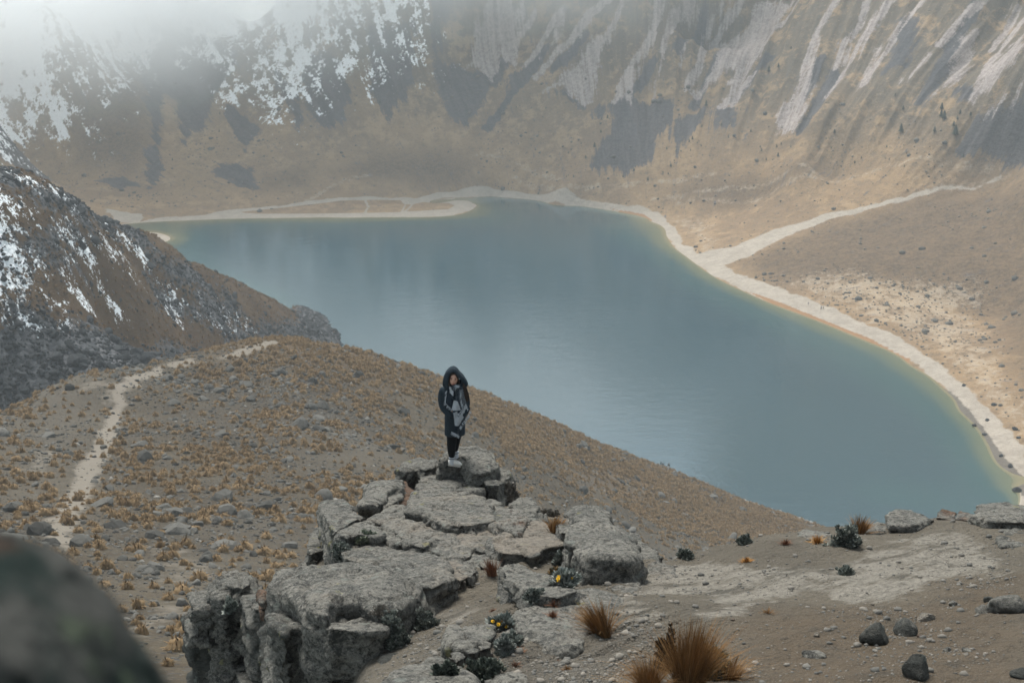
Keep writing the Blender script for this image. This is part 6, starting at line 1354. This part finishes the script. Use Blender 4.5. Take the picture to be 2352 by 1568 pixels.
# scarf: coil round the neck and two checked ends, fringed
def mat_scarf():
    t = NT('checked wool scarf'); n = t.noise(t.objc(), 130, 3, .8); n2 = t.noise(t.objc(), 45, 3, .7)
    f = t.ramp(t.math('ADD', t.attr('tone'), t.math('MULTIPLY', t.math('SUBTRACT', n, .5), 1.3)), .3, .7)
    return t.principled(t.mix(f, (0.022, 0.03, 0.04), (0.38, 0.40, 0.425)), .95, t.bump(t.math('ADD', n, n2), .9, .008), spec=.05)
M_SC = mat_scarf()
def panel(name, outline, y0, light, base, drape):
    P = np.array(outline, float); x0, x1, y0_, y1 = P[:, 0].min(), P[:, 0].max(), P[:, 1].min(), P[:, 1].max(); gx, gy = np.meshgrid(np.arange(x0, x1 + 8, 8), np.arange(y0_, y1 + 8, 8))
    sd = poly_sd(gx.ravel(), gy.ravel(), P); tone = np.full(gx.size, base)
    for L, val in light: tone = np.where(poly_sd(gx.ravel(), gy.ravel(), L) > 0, val, tone)
    u, v = gx.ravel(), gy.ravel(); fold = .010 * np.sin(u / 26. + v / 60.) + .006 * np.sin(u / 11. - v / 40.)
    Y = y0 + drape * ((u - 430) / 200.) ** 2 - .02 * np.clip((v - 600) / 500., 0, 1) + fold
    V = np.stack([CX(u), Y, CZ(v)], 1); F = grid_faces(*gx.shape, keep=(sd > -5)); V, F, (tone,) = compact(V, F, [tone])
    V2 = V + np.array([0, .018, 0]); n = len(V)
    me = mesh_from(name, np.vstack([V, V2]), np.vstack([F, F[:, ::-1] + n])); attr(me, 'tone', np.concatenate([tone, tone]))
    return part(name, me, M_SC)
p1 = panel('scarf_end', [(270,425),(330,430),(385,480),(390,620),(350,760),(340,860),(300,830),(205,745),(225,620),(240,500)], -.150, [([(280,430),(360,450),(372,612),(290,560)], .9)], .08, .05)
p2 = panel('scarf_end', [(430,440),(560,430),(600,630),(655,770),(705,905),(640,1020),(530,1140),(480,1240),(475,1385),(430,1400),(395,1220),(360,1060),(335,850),(370,690),(400,600)], -.172, [([(375,690),(458,700),(515,890),(330,880),(345,800)], .78), ([(615,750),(665,900),(470,1185),(385,1185),(365,930),(440,900),(470,1010),(560,870)], .66), ([(480,480),(560,470),(620,740),(540,860),(500,700)], .42), ([(440,890),(560,880),(480,975)], .05), ([(395,1190),(470,1200),(440,1290),(410,1300)], .1)], .30, .06)
def coil():
    b = bmesh.new(); rings = []
    for q in range(33):
        a = 2 * PI * q / 32; r0 = .048 + .008 * math.sin(3 * a + 1); c = np.array([CX(430) + .080 * math.cos(a), -.045 + .085 * math.sin(a), CZ(452) + .035 * math.cos(a) + .012 * math.sin(2 * a)])
        rings.append([tuple(c + np.array([math.cos(a), math.sin(a), 0]) * r0 * .62 * math.cos(t_) + np.array([0, 0, 1]) * r0 * math.sin(t_)) for t_ in [2 * PI * k / 12 for k in range(12)]])
    loft(b, rings, False); me = bpy.data.meshes.new('scarf_loop'); b.to_mesh(me); b.free(); V = get_v(me); N = get_n(me)
    set_v(me, V + N * (fbm(V * 40, 3, 4) * .010)[:, None]); attr(me, 'tone', .42 + .9 * vnoise(V * 11, 8)); me.polygons.foreach_set('use_smooth', np.ones(len(me.polygons), bool)); return me
part('scarf_loop', coil(), M_SC)
def fringe(edge, y, out, seed, n, L):
    r = np.random.default_rng(seed); e = np.array(edge, float); V = []; F = []
    seg = np.r_[0, np.cumsum(np.linalg.norm(np.diff(e, axis=0), axis=1))]
    for q in range(n):
        s = r.uniform(0, seg[-1]); i = min(np.searchsorted(seg, s) - 1, len(e) - 2); i = max(i, 0); p = e[i] + (e[i + 1] - e[i]) * ((s - seg[i]) / (seg[i + 1] - seg[i])); k = len(V)
        d = np.array(out) + r.normal(0, .35, 2); d /= np.linalg.norm(d); l = L * r.uniform(.6, 1.2); a = np.array([CX(p[0]), y, CZ(p[1])]); b = np.array([CX(p[0] + d[0] * l), y - .012, CZ(p[1] + d[1] * l)]); w_ = np.array([.0028, .0, .0012])
        m_ = (a + b) / 2 + np.array([r.normal(0, .003), -.004, 0]); V += [a - w_, a + w_, m_ + w_, m_ - w_, b + w_ * .7, b - w_ * .7]; F += [(k, k + 1, k + 2, k + 3), (k + 3, k + 2, k + 4, k + 5)]
    me = mesh_from('fringe', np.array(V), np.array(F), False); attr(me, 'tone', np.repeat(r.uniform(.5, 1.1, n), 6)); return me
part('fringe', fringe([(240,490),(222,620),(200,745),(300,835),(340,865)], -.158, (-.6, .8), 1, 70, 55), M_SC, p1)
part('fringe', fringe([(700,890),(640,1020),(530,1145),(480,1240)], -.185, (.8, .6), 2, 70, 50), M_SC, p2)
part('fringe', fringe([(320,1300),(380,1330),(470,1380)], -.20, (.0, 1), 3, 60, 55), M_SC, p2)
part('fringe', fringe([(520,500),(525,640),(560,840),(450,960)], -.188, (-.3, .9), 4, 60, 50), M_SC, p2)
# trousers, socks, shoes
Lx = lambda c: (1780 + c / 9.8 - 1829.) * PXM
Lz = lambda c: (1868.5 - (1740 + c / 9.8)) * PXM / .925
yn, yf = -.01, .075
M_TR = plain('black trousers', (0.008, 0.008, 0.009), .9, .1, 40, .3)
tr = skin_mesh('trousers', [(Lx(480), .03, .80, .085), (Lx(400), yn + .01, .62, .082), (Lx(385), yn, Lz(300), .072), (Lx(368), yn, Lz(520), .066), (Lx(370), yn, Lz(760), .052), (Lx(375), yn, Lz(915), .043),
                            (Lx(610), yf, .62, .080), (Lx(545), yf, Lz(300), .068), (Lx(520), yf, Lz(480), .058), (Lx(512), yf, Lz(620), .046), (Lx(520), yf, Lz(740), .038)], [(0,1),(1,2),(2,3),(3,4),(4,5),(0,6),(6,7),(7,8),(8,9),(9,10)], 2)
V = get_v(tr); N = get_n(tr); set_v(tr, V + N * (fbm(V * 16, 3, 5, .5, True) * .005)[:, None]); part('trousers', tr, M_TR)
M_SOCK = plain('white socks', (0.55, 0.56, 0.58), .9); M_SHOE = plain('cream canvas', (0.74, 0.70, 0.64), .8, .2, 50, .06); M_SOLE = plain('rubber sole', (0.50, 0.46, 0.41), .7); M_LACE = plain('laces', (0.42, 0.35, 0.32), .9); M_BLK = plain('sock stripe', (0.05, 0.045, 0.045), .9)
def shoe(ax, ay, yaw, az):
    """toe along +x turned by yaw; (ax, ay, az) under the heel"""
    L = .262; n = 20; prof = [(0, .022, .062), (.08, .029, .076), (.2, .031, .080), (.35, .030, .078), (.5, .034, .066), (.65, .039, .052), (.8, .038, .042), (.92, .028, .034), (.985, .012, .024)]
    b = bmesh.new(); rings = []
    for s, w, h in prof:
        rings.append([(s * L - .03, w * math.copysign(abs(math.cos(t_)) ** .8, math.cos(t_)), .020 + (h * (.5 + .5 * math.sin(t_)) if math.sin(t_) > -.999 else 0)) for t_ in [2 * PI * k / n for k in range(n)]])
    loft(b, rings); 
    for f in b.faces: f.smooth = True
    c = bmesh.new(); rs = []
    for zz, g in ((0, -.002), (.004, .003), (.020, .004), (.026, .001)):
        up = [(s * L - .03 + (.004 if s > .9 else -.004 if s < .05 else 0), w + g) for s, w, h in prof]; rs.append([(x, w, zz) for x, w in up] + [(x, -w, zz) for x, w in up[::-1]])
    loft(c, rs)
    so_ = bmesh.new()
    r0 = empty('shoe', (ax, ay, az), yaw); r0.parent = woman
    obj('upper', b, M_SHOE, r0); obj('sole', c, M_SOLE, r0)
    l = bmesh.new()
    for q in range(5):
        x = .075 + q * .017
        bmesh.ops.create_cube(l, size=1.0, matrix=Matrix.Translation((x - .03 + .02, 0, .102 - q * .0085)) @ Matrix.Rotation(.35, 4, 'Y') @ Matrix.Diagonal((.005, .042, .006, 1)))
    obj('laces', l, M_LACE, r0)
zn = zf(Lx(480), yn); yaw = -.24
shoe(Lx(330), yn + .01, yaw, float(np.clip(zn, -.03, .02))); shoe(Lx(470), yf + .01, yaw, float(np.clip(zf(Lx(560), yf), -.03, .012)))
for (x, y, zb, zt) in ((Lx(378), yn, .045, Lz(900)), (Lx(525), yf, .06, Lz(770))):
    b = bmesh.new(); loft(b, [ring(x + .01, y, zb, .038, .036, 0, 16), ring(x + .004, y, (zb + zt) / 2, .039, .037, 0, 16), ring(x, y, zt - .012, .042, .039, 0, 16), ring(x, y, zt + .012, .044, .041, 0, 16)]); sk = part('sock', b, M_SOCK)
    b = bmesh.new(); loft(b, [ring(x, y, zt - .012, .0445, .0415, 0, 16), ring(x, y, zt - .002, .0455, .0425, 0, 16)]); part('stripe', b, M_BLK, sk)
# ================================================================== water
def mat_lake():
    t = NT('lake water'); P = t.pos()
    dp = t.attr('depth'); n = t.noise(P, 0.012, 4, .55)
    d2 = t.math('ADD', dp, t.math('MULTIPLY', t.math('SUBTRACT', n, .5), 2.0))
    c = t.mix(t.ramp(dp, 0.0, .5), (0.20, 0.17, 0.09), (0.085, 0.105, 0.062))
    c = t.mix(t.ramp(d2, 0.4, 2.6), c, (0.007, 0.055, 0.064))
    c = t.mix(t.ramp(d2, 2.5, 6.5), c, (0.003, 0.040, 0.058))
    wv = t.scale(P, (0.55, 1.0, 1.0))
    h = t.math('ADD', t.noise(wv, 0.9, 3, .6), t.math('MULTIPLY', t.noise(wv, .22, 3, .55), 1.6))
    wind = t.ramp(t.noise(t.scale(P, (.35, 1, 1)), 0.011, 4, .55), .35, .65)
    rough = t.math('ADD', .04, t.math('MULTIPLY', wind, .10))
    return t.principled(c, rough, t.bump(h, .09, .5), spec=.5, IOR=2.3)
lk = bpy.data.meshes['lake']; attr(lk, 'depth', ld); lk.materials.append(mat_lake())
tag(obj('lake', lk), 'teal crater lake with a pale reflection of the mist', 'lake', kind='structure')

# ================================================================== air
def box_mesh(name, x0, x1, y0, y1, z0, z1):
    V = [(x, y, z) for z in (z0, z1) for y in (y0, y1) for x in (x0, x1)]
    return mesh_from(name, V, [(0, 2, 3, 1), (4, 5, 7, 6), (0, 1, 5, 4), (2, 6, 7, 3), (0, 4, 6, 2), (1, 3, 7, 5)], False)
HAZE = 0.00022
t = NT('haze'); v = t.n('ShaderNodeVolumePrincipled', {'Color': (0.90, 0.95, 0.98, 1), 'Density': HAZE, 'Anisotropy': 0.0})
t.t.links.new(v.outputs[0], t.out.inputs[1])
tag(obj('haze', box_mesh('haze', -1100, 1100, -80, 2000, -320, 860), t.m), 'pale haze filling the crater', 'haze', kind='stuff')

# cloud that hangs on the snowy part of the crater wall
t = NT('mist'); oc = t.objc()
f = t.n('ShaderNodeVectorMath', {0: oc}, operation='LENGTH').outputs['Value']
nn = t.noise(t.pos(), 0.011, 3, .55)
den = t.math('MULTIPLY', t.ramp(t.math('ADD', f, t.math('MULTIPLY', t.math('SUBTRACT', nn, .5), .8)), 1.0, .05), 0.023)
v = t.n('ShaderNodeVolumePrincipled', {'Color': (0.995, 0.997, 0.998, 1), 'Density': den})
t.t.links.new(v.outputs[0], t.out.inputs[1])
for loc, scl, rot, lab in (((-175, 945, 116), (150, 85, 66), 0, 'small white wisp of cloud filling the notch between two snowy ribs'),
                          ((-285, 865, 104), (290, 120, 86), -4, 'thick white cloud over the snow in the upper left corner'),
                          ((-70, 945, 168), (300, 140, 125), 6, 'thinner white cloud hanging over the snowy gullies at the top of the crater wall')):
    bm = bmesh.new(); bmesh.ops.create_icosphere(bm, subdivisions=4, radius=1.12)
    o = obj('mist', bm, t.m); o.location = loc; o.scale = scl; o.rotation_euler = (0, math.radians(rot), 0)
    tag(o, lab, 'mist', kind='stuff')

# ================================================================== light
w = bpy.data.worlds.new('World'); SC.world = w; w.use_nodes = True
nt = w.node_tree; nt.nodes.clear()
SUN_EL, SUN_AZ = math.radians(60), math.radians(-22)
sky = nt.nodes.new('ShaderNodeTexSky'); sky.sky_type = 'NISHITA'; sky.sun_disc = False
sky.sun_elevation = SUN_EL; sky.sun_rotation = SUN_AZ; sky.altitude = 4200; sky.air_density = 1.0; sky.dust_density = 2.5; sky.ozone_density = 1.0
hs = nt.nodes.new('ShaderNodeHueSaturation'); hs.inputs['Saturation'].default_value = 0.35
bg = nt.nodes.new('ShaderNodeBackground'); bg.inputs['Strength'].default_value = 0.06
out = nt.nodes.new('ShaderNodeOutputWorld')
nt.links.new(sky.outputs[0], hs.inputs['Color']); ml = nt.nodes.new('ShaderNodeMix'); ml.data_type = 'RGBA'; ml.blend_type = 'MULTIPLY'; ml.inputs[0].default_value = 1.0; ml.inputs[7].default_value = (0.94, 1.03, 0.99, 1)
nt.links.new(hs.outputs[0], ml.inputs[6]); nt.links.new(ml.outputs[2], bg.inputs[0]); nt.links.new(bg.outputs[0], out.inputs[0])
sl = bpy.data.lights.new('sun', 'SUN'); sl.energy = 1.5; sl.angle = math.radians(26); sl.color = (1.0, 0.985, 0.93)
so = bpy.data.objects.new('sun', sl); COL.objects.link(so)
sd = Vector((math.sin(SUN_AZ) * math.cos(SUN_EL), math.cos(SUN_AZ) * math.cos(SUN_EL), math.sin(SUN_EL)))
so.rotation_euler = sd.to_track_quat('Z', 'Y').to_euler(); so.location = (40, -20, 260)

# ================================================================== camera
cd = bpy.data.cameras.new('camera'); cam = bpy.data.objects.new('camera', cd); COL.objects.link(cam)
cam.location = EYE; cam.rotation_euler = (math.radians(90) - PITCH, 0, 0)
cd.lens = 50; cd.sensor_width = 36; cd.clip_start = 0.1; cd.clip_end = 6000
cd.dof.use_dof = True; cd.dof.focus_distance = 18.5; cd.dof.aperture_fstop = 4.0
SC.camera = cam

SC.view_settings.view_transform = 'Standard'; SC.view_settings.look = 'None'; SC.view_settings.gamma = 1.0
SC.view_settings.exposure = 2.13
SC.render.resolution_x = 1024; SC.render.resolution_y = 682
cy = SC.cycles
cy.use_denoising = True
try: cy.denoiser = 'OPENIMAGEDENOISE'
except Exception: pass
cy.volume_bounces = 14; cy.max_bounces = 16; cy.diffuse_bounces = 3; cy.glossy_bounces = 2; cy.transparent_max_bounces = 8
cy.volume_step_rate = 1.0; cy.caustics_reflective = False; cy.caustics_refractive = False
